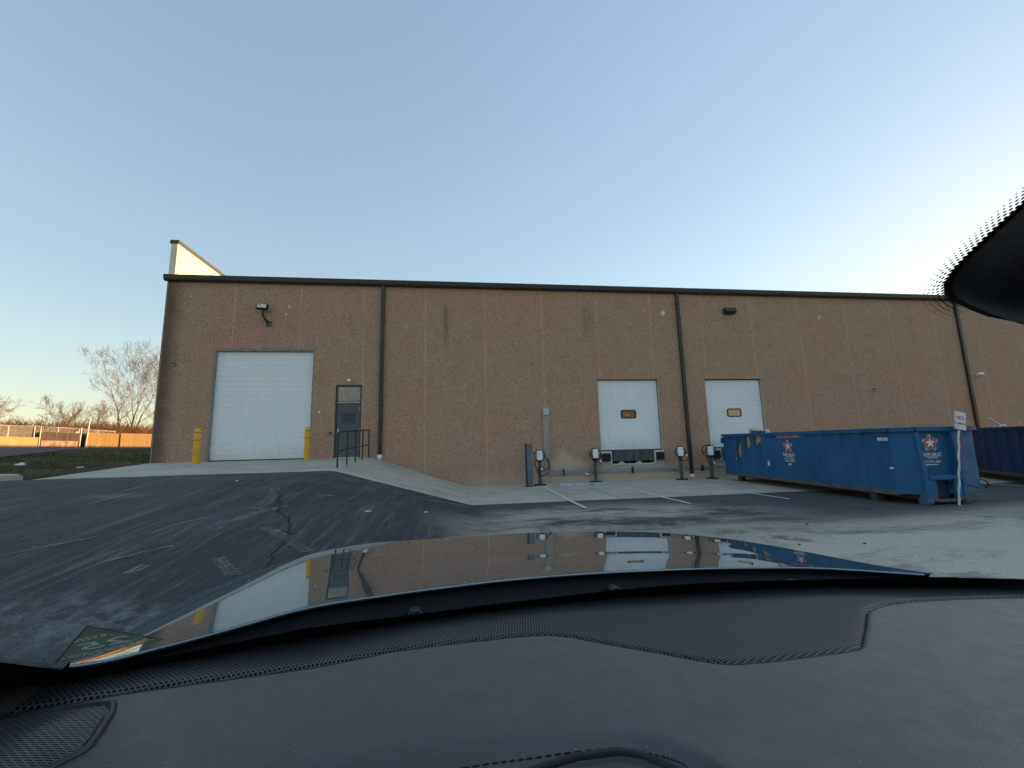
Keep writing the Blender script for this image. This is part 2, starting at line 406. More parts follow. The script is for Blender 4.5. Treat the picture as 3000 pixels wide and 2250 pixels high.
def m_dash():
    k = NM('dash_leatherette'); g = k.vor(420); n = k.noise(260, 3, .7)
    c = k.mix(k.ramp(k.noise(9, 4), (.35, 0.), (.7, 1.)), (.0185, .0185, .0185), (.024, .024, .0245))
    c = k.mix(k.mr(n, .35, .7, .35, 0), c, (.018, .02, .023))
    c = k.mix(k.mr(k.vor(62, k.co((1, 1, 1), (.3, .1, 0))), .075, .045, 0, .8), c, (.22, .225, .23))
    c = k.mix(k.ramp(k.noise(5, 6, .75), (.5, 0.), (.75, .35)), c, (.05, .05, .05))
    r = k.mr(k.noise(30, 3), .3, .7, .38, .50)
    return k.done(k.bsdf(c, r, spec=.75, normal=k.bump(k.mix(.5, g, n), .42, .0014), sheen=.2))
M['dash'] = m_dash()

def m_grille(name, pitch, rot, a=(.004, .004, .005), b=(.055, .058, .064)):
    """perforated cover: a hexagonal field of round holes"""
    k = NM(name); kk = 2 * pi / pitch
    o = k.xyz(k.co((1, 1, 1), (0, 0, 0), (0, 0, rot))); x, y = o[0], o[1]
    s = None
    for q in (0, pi / 3, 2 * pi / 3):
        ph = k.math('COSINE', k.math('ADD', k.math('MULTIPLY', x, kk * cos(q)), k.math('MULTIPLY', y, kk * sin(q))))
        s = ph if s is None else k.math('ADD', s, ph)
    hole = k.mr(s, -.35, .75, 0., 1.)
    c = k.mix(hole, b, a)
    nr = k.bump(k.math('SUBTRACT', 1., hole), .9, pitch * .35)
    return k.done(k.bsdf(c, .42, spec=k.mr(hole, 0, 1, .6, .05), normal=nr))
M['grille'] = m_grille('perforated_grille', .0047, radians(20))

def m_pod():
    k = NM('slotted_speaker_cover')
    v = k.co((1, 1, 1), (0, 0, 0), (0, 0, radians(8)))
    br = k.n('ShaderNodeTexBrick', i_Vector=v, offset=.5)
    for nm, val in (('Scale', 1.0), ('Mortar Size', .0010), ('Brick Width', .0080), ('Row Height', .0031), ('Mortar Smooth', .3)): br.inputs[nm].default_value = val
    f = br.outputs['Fac']
    c = k.mix(f, (.003, .003, .004), (.075, .08, .085))
    return k.done(k.bsdf(c, .35, spec=k.mr(f, 0, 1, .05, .6), normal=k.bump(f, .7, .002)))
M['pod'] = m_pod()
M['podrim'] = simple('pod_rim_plastic', (.016, .017, .019), .4, 0, .2, 20)
M['trim'] = simple('dark_pillar_trim', (.009, .010, .0105), .8, 0, .2, 30, .1)
M['cowl'] = simple('black_cowl_plastic', (.005, .0055, .008), .6, 0, .25, 20, .15, .25)
M['frit'] = simple('black_frit', (.0035, .0035, .004), .5, 0, .1, 20, 0, .2)
M['gloss'] = simple('sensor_cover_plastic', (.010, .011, .014), .5, 0, .2, 12, .1)
M['thread'] = simple('black_thread', (.012, .013, .015), .6, 0, .2, 50)
M['seal'] = simple('dark_seal', (.010, .010, .011), .6, 0, .2, 30)
M['film'] = None
def m_film():
    k = NM('olive_sticker_film'); c = k.mix(k.noise(60, 3), (.075, .082, .060), (.10, .108, .08))
    d = k.n('ShaderNodeBsdfTranslucent', i_Color=c).outputs[0]; t = k.n('ShaderNodeBsdfTransparent', i_0=(.75, .78, .66, 1)).outputs[0]
    return k.done(k.n('ShaderNodeMixShader', i_0=.62, i_1=t, i_2=d).outputs[0])
M['film'] = m_film()
def m_print():
    k = NM('pale_sticker_print'); c = k.mix(k.ramp(k.noise(300, 2, .6), (.30, 0.), (.6, 1.)), (.40, .44, .44), (.80, .85, .88))
    return k.done(k.n('ShaderNodeBsdfTranslucent', i_Color=c).outputs[0])
M['filmtext'] = m_print()
M['filmedge'] = simple('sticker_edge', (.018, .022, .018), .5, 0, .2, 40)

def m_windshield():
    k = NM('windshield_glass'); t = k.n('ShaderNodeBsdfTransparent', i_0=(.965, .985, .975, 1)).outputs[0]
    g = k.n('ShaderNodeBsdfGlossy', i_Roughness=.0, i_Color=(1, 1, 1, 1)).outputs[0]
    return k.done(k.n('ShaderNodeMixShader', i_0=.012, i_1=t, i_2=g).outputs[0])
M['windshield'] = m_windshield()
# ------------------------------------------------------------------ heights of the ground
def clamp(v, a=0., b=1.): return a if v < a else b if v > b else v
def sst(t): t = clamp(t); return t*t*(3 - 2*t)
def lot_z(y): return -.013 * clamp(-y, 0, 30)
def lawn_z(x, y): return 1.22 + .0283 * min(max(0., -2.5 - x), 80) + (.0136 * min(y, 90) if y > 0 else .0495 * max(y, -16))
def asphalt_z(x, y):
    t = sst((-5.25 - y) / 12.)
    near = -.068 + 1.03 * clamp((8.91 - x) / 3.61)
    far = lot_z(y) + min(.5, .042 * max(0., 9.4 - x))
    return near * (1 - t) + far * t if y < -5.25 else near
def bumpy(x, y, a=.05): return a * noise.noise(Vector((x * .45, y * .45, 1.7))) + a * .4 * noise.noise(Vector((x * 1.7, y * 1.7, 4.)))

def ramp_list(*segs):
    out = []
    for a, b, n in segs: out += [a + (b - a) * i / n for i in range(n)]
    return out + [segs[-1][1]]

# one sheet of earth and grass to the horizon; the paved lot lies on it
xs = ramp_list((-1500, -120, 6), (-120, -44, 12), (-44, -6, 30), (-6, -2.3, 14), (-2.3, -2.0, 1), (-2.0, 60, 20), (60, 1500, 8))
ys = ramp_list((-1500, -80, 6), (-80, -16, 8), (-16, 4, 40), (4, 90, 36), (90, 1500, 8))
def earth(x, y):
    if x <= -2.3: return lawn_z(x, y) + (bumpy(x, y) if y > -5.5 and x > -60 else 0) * clamp((-2.3 - x) / 1.5)
    return min(asphalt_z(x, y) if y < -5.25 and x < 60 else (lawn_z(x, y) if y <= 0 and x < 5 else 0), 2) - .35
g = MB(); g.add([(x, y, earth(x, y)) for y in ys for x in xs],
                [(j*len(xs)+i, j*len(xs)+i+1, (j+1)*len(xs)+i+1, (j+1)*len(xs)+i) for j in range(len(ys)-1) for i in range(len(xs)-1)])
struct('ground', g, M['lawn'], 180, label='winter lawn and bare earth beside the warehouse')

# paved lot: dark sealed ramp on the left, older flat asphalt on the right
xs = ramp_list((-2.32, 10.6, 62), (10.6, 60, 16)); ys = ramp_list((-90, -24, 8), (-24, -5.25, 80))
g = MB(); g.add([(x, y, asphalt_z(x, y) + (bumpy(x, y, .018) if y < -5.5 and x < 12 else 0)) for y in ys for x in xs],
                [(j*len(xs)+i, j*len(xs)+i+1, (j+1)*len(xs)+i+1, (j+1)*len(xs)+i) for j in range(len(ys)-1) for i in range(len(xs)-1)])
lot = struct('parking_lot', g, M['asphalt'], 180, label='dark asphalt lot, dusted with pale dried mud')

# concrete aprons along the wall
def slab(name, quad, m, th=.16, label=None, nu=24, nv=12, lift=.006):
    a, b, c, d = [Vector(p) for p in quad]; mb = MB()
    top = lambda u, v: (a.lerp(b, u)).lerp(d.lerp(c, u), v) + Vector((0, 0, lift + .006 * noise.noise(Vector((u*9, v*5, 2.)))))
    mb.grid(top, nu, nv)
    lo = Vector((0, 0, -th))
    for p, q in ((a, b), (b, c), (c, d), (d, a)):
        mb.add([p + lo, q + lo, q + Vector((0,0,lift)), p + Vector((0,0,lift))], [(0, 1, 2, 3)])
    return struct(name, mb, m, None, label=label)
slab('concrete_apron', [(-1.67,-5.25,.962), (5.3,-5.25,.962), (5.3,.0,1.215), (-2.48,.0,1.215)], M['concrete'], label='sloping concrete slab in front of the large white door')
slab('concrete_ramp', [(5.302,-5.25,.962), (8.91,-5.25,-.066), (8.91,.0,.004), (5.302,.0,1.215)], M['concrete'], label='steep concrete ramp falling along the wall')
slab('concrete_strip', [(8.915,-5.28,-.066), (60,-5.28,-.066), (60,.0,.004), (8.915,.0,.004)], M['concrete'], nu=80, label='flat concrete strip under the chargers and dumpsters')
j = MB()
for x in (13.2, 18.1, 22.9, 27.6): j.box(x - .008, -5.2, -.05, x + .008, -.05, -.02).xf(Matrix.Identity(4))
mbj = MB()
for x in (13.2, 18.1, 22.9, 27.6, 32.4):
    mbj.add([(x-.009,-5.26,-.054), (x+.009,-5.26,-.054), (x+.009,-.02,.0155), (x-.009,-.02,.0155)], [(0,1,2,3)])
struct('slab_joint', mbj, M['crack'], label='dark control joints across the concrete strip')

# stall lines
for k, (x0, x1) in enumerate(((11.74, 11.66), (14.42, 14.38), (17.22, 17.16), (19.95, 19.9), (22.65, 22.6), (25.35, 25.3), (28.1, 28.05))):
    mb = MB(); n = 30
    for i in range(n + 1):
        y = -1.38 + (-6.85 + 1.38) * i / n; x = x0 + (x1 - x0) * i / n
        z = (.0035 + .0133 * y if y > -5.28 else asphalt_z(x, y)) + .016
        w = .053 + .006 * noise.noise(Vector((x, y * 3, 0)))
        mb.v += [(x - w, y, z), (x + w, y, z)]
        if i: mb.f.append((2*i - 2, 2*i - 1, 2*i + 1, 2*i))
    struct('parking_line', mb, M['line'])

# cracks and tyre prints on the sealed ramp
def ribbon(name, pts, w, m, lift=.012, jag=0., sub=4):
    P = []
    for i in range(len(pts) - 1):
        for q in range(sub):
            t = q / sub; P.append(((pts[i][0]*(1-t) + pts[i+1][0]*t) + R.uniform(-jag, jag), (pts[i][1]*(1-t) + pts[i+1][1]*t) + R.uniform(-jag, jag)))
    P.append(pts[-1]); mb = MB()
    for i, p in enumerate(P):
        a = P[max(i-1, 0)]; b = P[min(i+1, len(P)-1)]; d = Vector((b[0]-a[0], b[1]-a[1])).normalized(); nn = Vector((-d.y, d.x))
        ww = (w[0] + (w[1] - w[0]) * i / (len(P) - 1)) * (R.uniform(.6, 1.3) if jag else 1)
        for s_ in (-1, 1):
            x, y = p[0] + nn.x*ww*s_, p[1] + nn.y*ww*s_; mb.v.append((x, y, asphalt_z(x, y) + bumpy(x, y, .018) + lift))
        if i: mb.f.append((2*i - 2, 2*i - 1, 2*i + 1, 2*i))
    return struct(name, mb, m, fix=False)
ribbon('asphalt_crack', [(4.2,-6.3),(4.3,-6.61),(4.46,-7.44),(4.69,-7.92),(4.89,-8.1),(5.17,-8.57),(5.29,-8.88),(5.43,-9.03),(5.49,-9.28),(5.66,-9.57),(5.73,-9.9),(5.84,-10.1),(6.07,-10.35),(6.2,-10.61),(6.26,-10.92),(6.32,-11.11),(6.36,-11.31)], (.005, .012), M['crack'], .012, .028, 5)
ribbon('asphalt_crack', [(6.36,-11.3),(6.36,-11.59),(6.43,-11.83),(6.45,-12.0),(6.5,-12.3)], (.008, .005), M['crack'], .012, .025)
for pts, w in (([(5.92,-10.82),(6.3,-11.14),(6.72,-11.55)], (.09, .08)), ([(5.14,-8.5),(5.34,-9.1),(5.45,-9.6),(5.47,-10.1)], (.07, .10)), ([(5.55,-10.5),(5.40,-10.85),(5.42,-11.2)], (.05, .10)), ([(5.92,-11.98),(6.28,-12.38)], (.06, .08))):
    ribbon('tyre_print', pts, w, M['chalk'], .013, 0, 8)

for pts, w in (([(3.83,-11.97),(3.96,-11.76),(4.27,-11.37)], (.02,.04)), ([(4.81,-11.31),(4.87,-10.98),(5.06,-10.62)], (.05,.035)), ([(4.54,-10.27),(4.65,-9.97),(4.73,-9.55)], (.03,.03)), ([(2.5,-8.38),(2.34,-7.29),(2.15,-5.93)], (.07,.05)),
    ([(4.97,-12.22),(5.14,-11.99),(5.35,-11.78)], (.04,.03)), ([(5.39,-12.54),(5.42,-12.3)], (.04,.05)), ([(5.48,-10.68),(5.6,-10.09),(5.75,-9.62)], (.06,.05)), ([(2.79,-9.59),(2.81,-9.13),(2.81,-8.51)], (.05,.06)), ([(6.23,-6.15),(6.61,-5.8),(6.85,-5.75)], (.03,.05)), ([(6.8,-6.55),(7.43,-6.33),(7.92,-6.3),(8.81,-5.75)], (.05,.10)), ([(5.95,-8.67),(6.13,-8.33)], (.04,.05))):
    ribbon('dusty_scuff', pts, w, M['scuff'], .011, 0, 8)

# kerb at the lawn's end
mb = MB(); prof = [(-.22, -.25), (-.20, .10), (-.12, .16), (.10, .165), (.17, .13), (.20, -.25)]
kp = [(-2.40, -4.72, .05), (-2.33, -4.85, .6), (-2.28, -5.05, .9), (-2.25, -5.4, 1.), (-2.23, -7., 1.), (-2.22, -10, 1.), (-2.22, -18, 1.)]
for (x, y, s_) in kp:
    for a, b in prof: mb.v.append((x + a * max(s_, .25), y, asphalt_z(x + .3, min(y, -5.3)) + (b * s_ if b > 0 else b)))
for i in range(len(kp) - 1):
    for q in range(5): mb.f.append((i*6 + q, i*6 + q + 1, (i+1)*6 + q + 1, (i+1)*6 + q))
mb.f += [tuple(range(5, -1, -1))]
struct('kerb', mb, M['concrete'], 40, label='rounded concrete kerb end beside the lawn')

# driveway across the lawn
edge = [(-6.5,-3.2),(-9.2,.9),(-12.3,5.59),(-15.16,9.88),(-21.0,18.8),(-27.6,29.0),(-30.6,34.0),(-35.5,42.5),(-39.6,46.2)]
mb = MB()
for i, (x, y) in enumerate(edge):
    xb = -39.6
    for q in range(9):
        t = q / 8; xx = x + (xb - x) * t; yy = y - 0 * t
        mb.v.append((xx, yy, lawn_z(xx, yy) + .05))
    if i:
        for q in range(8): mb.f.append(((i-1)*9 + q, (i-1)*9 + q + 1, i*9 + q + 1, i*9 + q))
def m_drive():
    k = NM('driveway_asphalt'); c = k.mix(k.noise(.8, 5), (.05, .052, .057), (.085, .085, .088)); return k.done(k.bsdf(c, .9, spec=.25))
struct('driveway', mb, m_drive(), label='dark driveway running towards the gate')

# grass tufts on the visible part of the lawn
mb = MB()
for i in range(26000):
    t = R.random() ** 1.7; y = -5 + 45 * t; x = -2.55 - (R.random()) * (4 + 34 * t)
    ed = None
    for (a, b) in zip(edge, edge[1:]):
        if a[1] <= y <= b[1]: ed = a[0] + (b[0] - a[0]) * (y - a[1]) / (b[1] - a[1])
    if ed is not None and x < ed + .2: continue
    if y < 0 and x > -2.6 - (2.6 + 2.2 * noise.noise(Vector((x, y, 0)))) * clamp(-y / 5) and R.random() < .8: continue
    z = earth(x, y); h = R.uniform(.03, .085) * (1 + t); a = R.uniform(0, 6.28); w = R.uniform(.012, .03) * (1 + 1.6 * t)
    dx, dy = cos(a) * w, sin(a) * w; lx, ly = R.uniform(-.05, .05), R.uniform(-.05, .05)
    mb.add([(x - dx, y - dy, z - .01), (x + dx, y + dy, z - .01), (x + lx, y + ly, z + h)], [(0, 1, 2)])
tag(obj('grass', mb, M['grass'], fix=False), 'short dull winter grass left of the warehouse', 'grass', kind='stuff')

# litter on the lawn
def crumple(name, label, cat, loc, r, m, seed):
    mb = MB(); n = 10
    mb.grid(lambda u, v: (cos(2*pi*u)*sin(pi*v)*r[0]*(1+.5*noise.noise(Vector((u*4, v*4, seed)))), sin(2*pi*u)*sin(pi*v)*r[1], (1 - cos(pi*v))*.5*r[2]*(1 + .6*noise.noise(Vector((u*5, v*5, seed+3))))), n, n)
    o = obj(name, mb, m); o.location = loc; tag(o, label, cat); return o
crumple('plastic_bag', 'crumpled white plastic bag lying on the lawn', 'litter', (-5.72, -.98, earth(-5.72,-.98)-.01), (.17, .12, .10), M['paper'], 1.)
crumple('paper_scrap', 'small flat white paper scrap on the bare earth', 'litter', (-3.54, -1.51, earth(-3.54,-1.51)-.01), (.11, .06, .04), M['paper'], 5.)
for x, y, s_ in ((14.9,-9.9,.024), (14.55,-11.35,.026), (13.6,-11.2,.022), (17.2,-9.3,.018)):
    o = crumple('mud_clod', 'small dark clod of mud on the dusty asphalt', 'clod', (x, y, asphalt_z(x, y) - .004), (s_, s_*.8, s_*.8), M['rust'], x); o['group'] = 'mud clods on the dusty asphalt'
for (x, y, s_), lb in zip(((3.94,-7.4,.035), (6.95,-9.1,.07), (7.9,-8.1,.05)), ('white pebble of debris high on the sealed ramp', 'white flake on the sealed ramp between crack and railing', 'white flake low on the sealed ramp')):
    crumple('debris_flake', lb, 'litter', (x, y, asphalt_z(x, y) + bumpy(x, y, .018)), (s_, s_*.45, .02), M['paper'], x)
# ------------------------------------------------------------------ the warehouse
WH = thing('warehouse', 'long brown aggregate panel warehouse with white overhead doors', 'warehouse')
LEN, DEP, TOP = 150., 92., 8.2
xs = [-2.48, -.6, 3.04, 3.88, 4.87, 14.5, 14.95, 16.82, 17.22, 19.4, 19.85, 21.72, 22.12, LEN]
zs = [-.4, .63, 1.22, 4.06, 4.25, 5.47, TOP]
DOCKS = ((14.5, 17.22), (19.4, 22.12))
holes = [(-.6, 3.04, 1.22, 5.47), (3.88, 4.87, 1.22, 4.06)] + [(a, b, 1.22, 4.25) for a, b in DOCKS] + [(a + .45, b - .4, .63, 1.22) for a, b in DOCKS]
mb = MB()
for i in range(len(xs) - 1):
    for j in range(len(zs) - 1):
        cx, cz = (xs[i] + xs[i+1]) / 2, (zs[j] + zs[j+1]) / 2
        if any(a < cx < b and c < cz < d for a, b, c, d in holes): continue
        mb.add([(xs[i], 0, zs[j]), (xs[i+1], 0, zs[j]), (xs[i+1], 0, zs[j+1]), (xs[i], 0, zs[j+1])], [(0, 1, 2, 3)])
for a, b, c, d in ((-2.48, -2.48, 0, DEP), (LEN, LEN, 0, DEP), (-2.48, LEN, DEP, DEP)):
    mb.add([(a, c, -.4), (b, d, -.4), (b, d, TOP), (a, c, TOP)], [(0, 1, 2, 3)])
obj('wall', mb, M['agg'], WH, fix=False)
# jambs and heads of the openings
for a, b, c, d in holes:
    dp = .30 if c > 1 else .6; mb = MB()
    mb.add([(a,0,c),(a,dp,c),(a,dp,d),(a,0,d)], [(0,1,2,3)]); mb.add([(b,0,c),(b,dp,c),(b,dp,d),(b,0,d)], [(3,2,1,0)])
    mb.add([(a,0,d),(b,0,d),(b,dp,d),(a,dp,d)], [(0,3,2,1)])
    if (b - a) > 2.5 and c > 1.1 and a > 10: mb.add([(a,0,c),(a+.45,0,c),(a+.45,dp,c),(a,dp,c)], [(0,1,2,3)]); mb.add([(b-.4,0,c),(b,0,c),(b,dp,c),(b-.4,dp,c)], [(0,1,2,3)])
    else: mb.add([(a,0,c),(b,0,c),(b,dp,c),(a,dp,c)], [(0,1,2,3)])
    obj('opening_reveal', mb, M['concrete2'], WH, fix=False)
# steel jamb lining of the big door
mb = MB(); mb.box(-.598, .01, 1.225, -.54, .118, 5.40); mb.box(2.99, .01, 1.225, 3.038, .118, 5.40); mb.box(-.598, .01, 5.402, 3.038, .118, 5.468)
obj('door_jamb', mb, simple('weathered_jamb', (.24, .235, .22), .7, 0, .3, 4, .1), WH)

def overhead(x0, x1, z0, z1, y, pitch, window=None):
    mb = MB(); pr = []; z = z0
    while z < z1 - .05:
        t = min(z + pitch, z1); pr += [(y + .010, z), (y, z + .012), (y, t - .020), (y + .010, t - .008)]; z = t
    pr.append((y + .010, z1)); n = len(pr)
    mb.v = [(x0, a, b) for a, b in pr] + [(x1, a, b) for a, b in pr]; mb.f = [(i, n + i, n + i + 1, i + 1) for i in range(n - 1)]
    d = obj('overhead_door', mb, M['door'], WH, fix=False)
    seal = MB(); seal.box(x0, y - .01, z0 - .004, x1, y + .06, z0 + .035); obj('bottom_seal', seal, M['frame'], d)
    if window:
        cx, cz, w, h, r = window
        def rr(w, h, r, yy, n=6):
            out = []
            for qx, qz, a0 in ((1, 1, 0), (-1, 1, 90), (-1, -1, 180), (1, -1, 270)):
                for i in range(n + 1):
                    a = radians(a0 + 90 * i / n); out.append((cx + qx * (w/2 - r) + r * cos(a), yy, cz + qz * (h/2 - r) + r * sin(a)))
            return out
        fo = rr(w, h, r, y - .02); fi = rr(w - .08, h - .08, r - .03, y - .02); fb = rr(w, h, r, y + .002); fib = rr(w - .08, h - .08, r - .03, y - .006)
        m2 = MB(); n = len(fo)
        m2.add(fo + fi + fb + fib, [(i, (i+1) % n, n + (i+1) % n, n + i) for i in range(n)] + [(2*n + i, 2*n + (i+1) % n, (i+1) % n, i) for i in range(n)] + [(n + i, n + (i+1) % n, 3*n + (i+1) % n, 3*n + i) for i in range(n)])
        obj('window_frame', m2, M['rubber'], d, 30)
        p = MB(); p.poly(rr(w - .07, h - .07, r - .03, y - .005)); obj('window_pane', p, M['dockpane'], d, fix=False)
    return d
overhead(-.54, 2.99, 1.228, 5.40, .12, .20)
for a, b in DOCKS: overhead(a + .03, b - .03, 1.235, 4.21, .13, .17, ((a + b) / 2 - .02, 2.755, .68, .36, .09))
lk = MB(); lk.tube([(-.66, -.02, 2.52), (-.57, -.02, 2.52)], .035, 8); obj('door_latch', lk, M['galv'], WH)

# entrance door
f = MB(); y0 = .03
f.box(3.882, y0, 1.225, 3.945, .14, 4.055); f.box(4.805, y0, 1.225, 4.868, .14, 4.055); f.box(3.947, y0, 3.99, 4.803, .14, 4.055); f.box(3.947, y0, 3.335, 4.803, .14, 3.40)
ED = obj('entrance_door', (lambda b: b.box(3.947, .065, 1.26, 4.803, .115, 3.332))(MB()), M['greydoor'], WH, bevel=.004)
obj('door_frame', f, M['frame'], ED, bevel=.004)
obj('transom_pane', (lambda b: b.box(3.949, .08, 3.402, 4.801, .09, 3.988))(MB()), M['pane'], ED)
obj('threshold', (lambda b: b.box(3.947, .0, 1.222, 4.803, .14, 1.257))(MB()), M['alu'], ED)
h = MB(); h.box(3.985, .052, 2.13, 4.035, .066, 2.34); h.tube([(4.01, .06, 2.22), (4.01, .01, 2.22), (4.10, .008, 2.22)], .012, 8)
obj('handle', h, M['alu'], ED)
for z in (1.55, 2.25, 3.05):
    obj('hinge', (lambda b: b.tube([(4.803, .055, z), (4.803, .055, z + .13)], .012, 8))(MB()), M['alu'], ED)
obj('notice_patch', (lambda b: b.box(4.10, .060, 2.55, 4.66, .0655, 2.95))(MB()), M['frame'], ED)
obj('rail_trim', (lambda b: b.box(3.947, .02, 3.345, 4.803, .031, 3.365))(MB()), M['alu'], ED)

# roof edge, gutter, parapet
mb = MB(); mb.add([(-2.55,-.10,8.372), (LEN,-.10,8.372), (LEN,DEP,9.4), (-2.55,DEP,9.4)], [(0,1,2,3)]); mb.add([(-2.55,-.10,8.345), (LEN,-.10,8.345), (LEN,-.10,8.372), (-2.55,-.10,8.372)], [(0,1,2,3)])
x = -2.1
while x < 75: mb.prism([(x-.045,-.105,8.365), (x+.045,-.105,8.365), (x+.018,-.105,8.408), (x-.018,-.105,8.408)], (0, 8, .103)); x += .61
obj('roof', mb, M['roof'], WH)
mb = MB(); mb.prism([(-2.54,.004,8.14), (-2.54,-.13,8.14), (-2.54,-.16,8.20), (-2.54,-.185,8.36), (-2.54,-.165,8.365), (-2.54,-.02,8.342), (-2.54,.004,8.342)], (LEN + 2.54, 0, 0))
for x in range(1, 40): mb.box(x*4.27 - 2.0, -.190, 8.139, x*4.27 - 1.96, -.125, 8.362)
obj('gutter', mb, M['bronze'], WH)
mb = MB(); mb.box(-2.475, .004, 8.2, -2.245, DEP, 9.70); pp = obj('parapet', mb, M['parapet'], WH)
mb = MB(); mb.box(-2.52, -.02, 9.70, -2.20, DEP, 9.84); obj('coping', mb, M['bronze'], pp)
for x, zb, zt in ((5.61, 1.30, 1.13), (18.39, .17, .02), (33.05, .17, .02), (46.0, .17, .02)):
    mb = MB(); mb.box(x - .072, -.115, zb, x + .072, -.012, 8.139)
    d = obj('downspout', mb, M['bronze'], WH, bevel=.012)
    b = MB(); b.prism([(x-.085,-.125,zb+.02), (x+.085,-.125,zb+.02), (x+.075,-.125,zb-.12), (x-.075,-.125,zb-.12)], (0, .12, 0)); obj('boot', b, M['white'], d, bevel=.01)
    if zb > 1: b = MB(); b.tube([(x, -.07, zb - .12), (x, -.07, zb - .26)], .06, 12); obj('drain_pipe', b, M['green'], d)
    for z in (3.2, 5.6, 7.6):
        if z > zb: c = MB(); c.box(x - .095, -.120, z, x + .095, -.004, z + .04); obj('strap', c, M['bronze'], d)
for x, z, a, b in ((17.72, 7.23, .075, .12), (17.60, 7.22, .03, .05), (25.47, 7.15, .05, .08), (25.86, 7.55, .04, .06), (-1.6, 7.55, .035, .05), (2.0, 7.2, .05, .05), (3.3, 3.0, .05, .05), (1.9, 6.9, .03, .05)):
    mb = MB(); mb.poly([(x + a*cos(2*pi*i/14), -.003, z + b*sin(2*pi*i/14)) for i in range(14)]); obj('filler_spot', mb, M['offwhite' if a > .045 or z < 7.3 else 'concrete'], WH)

# loading docks
for di, (a, b) in enumerate(DOCKS):
    D = thing('dock_leveler', ('steel dock leveler with two black bumpers below the fully visible small white door', 'steel dock leveler half hidden behind the nearer blue dumpster')[di], 'dock leveler', (a, 0, .3), 0, 'dock levelers below the small doors')
    w = b - a
    mb = MB(); mb.box(0, -.004, 0, .45, .02, .918); mb.box(w-.40, -.004, 0, w, .02, .918); mb.box(.45, -.004, 0, w-.40, .02, .33)
    mb.box(.45, .02, 0, w-.40, .45, .329); obj('concrete_face', mb, M['concrete2'], D)
    mb = MB(); mb.box(.47, .40, .331, w-.42, .44, .92); obj('pit', mb, M['black'], D)
    mb = MB(); mb.prism([(.49,-.035,.905), (.49,.01,.925), (.49,.05,.925), (.49,.015,.50), (.49,-.018,.50)], (w - .93, 0, 0)); lp = obj('lip_plate', mb, M['lip'], D)
    for x in (.85, 1.62): mb = MB(); mb.box(x, .0, .40, x + .06, .3, .50); mb.tube([(x - .12, .05, .43), (x + .14, .05, .41)], .03, 7); obj('lip_hook', mb, M['offwhite'], D)
    mb = MB(); mb.box(.46, -.04, .335, w - .41, .0, .40); obj('sill_angle', mb, M['cream'], D)
    for s_, x0 in ((0, .02), (1, w - .36)):
        mb = MB(); mb.box(x0, -.13, .52, x0 + .34, -.006, .82)
        obj('bumper', mb, M['rubber'], D, bevel=.015)
        x1 = .37 if s_ == 0 else w - .43
        mb = MB(); mb.box(x1, -.06, .40, x1 + .065, -.006, .915); mb.box(0 if s_ == 0 else w - .363, -.05, .835, .368 if s_ == 0 else w, -.006, .914)
        obj('bumper_frame', mb, M['offwhite'], D, bevel=.004)

# fixtures on the wall
F = thing('floodlight', 'square floodlight on a black bent arm above the large door', 'floodlight', (1.2, 0, 6.42))
mb = MB(); mb.box(.0, -.10, 0, .16, -.002, .18); obj('junction_box', mb, M['black'], F, bevel=.006)
for x, z in ((.0, .02), (.155, .02), (.155, .17)): obj('screw', (lambda q: q.tube([(x, -.115, z), (x, -.09, z)], .016, 8))(MB()), M['white'], F)
mb = MB(); mb.tube([(.06,-.10,.14), (.02,-.13,.20), (-.05,-.16,.27), (-.085,-.18,.38), (-.09,-.2,.52), (-.09,-.2,.60)], .042, 10); obj('arm', mb, M['black'], F, 60)
H = MB(); H.box(-.205, -.06, -.125, .205, .06, .125)
T_ = Matrix.Translation((-.10, -.235, .70)) @ Matrix.Rotation(radians(-14), 4, 'X') @ Matrix.Rotation(radians(5), 4, 'Y')
hd = obj('lamp_head', H.xf(T_), M['black'], F, bevel=.012)
L = MB(); L.box(-.165, -.068, -.088, .165, -.058, .088); obj('lens', L.xf(T_), M['lens'], hd)
mb = MB(); mb.prism([(0,-.003,0),(0,-.16,0),(0,-.24,.09),(0,-.20,.26),(0,-.003,.26)], (.55,0,0)); o = obj('wall_pack_light', mb, M['bronze'], None, bevel=.02); o.location = (20.59, 0, 7.23); tag(o, 'dark wedge shaped wall light above the second dock door', 'wall light')
W1 = thing('dome_light', 'small white dome light above the grey entrance door', 'wall light', (4.38, 0, 4.20))
mb = MB(); mb.box(-.06, -.03, -.05, .06, -.002, .05); obj('base', mb, M['offwhite'], W1, bevel=.01)
mb = MB(); mb.grid(lambda u, v: (.075*cos(2*pi*u)*sin(pi*v), -.085 + .06*sin(2*pi*u)*sin(pi*v), .02 + .06*cos(pi*v)), 14, 10); obj('dome', mb, M['white'], W1, 180)
W2 = thing('bullet_camera', 'small white bullet camera right of the third downspout', 'camera', (33.6, 0, 4.40))
mb = MB(); mb.tube([(0,-.002,0),(0,-.12,0)], .05, 12); obj('mount', mb, M['white'], W2, 40)
mb = MB(); mb.tube([(-.13,-.17,.03),(-.10,-.17,.03),(.12,-.17,.03),(.15,-.17,.03)], [.04,.065,.065,.04], 12); obj('housing', mb, M['white'], W2, 50)
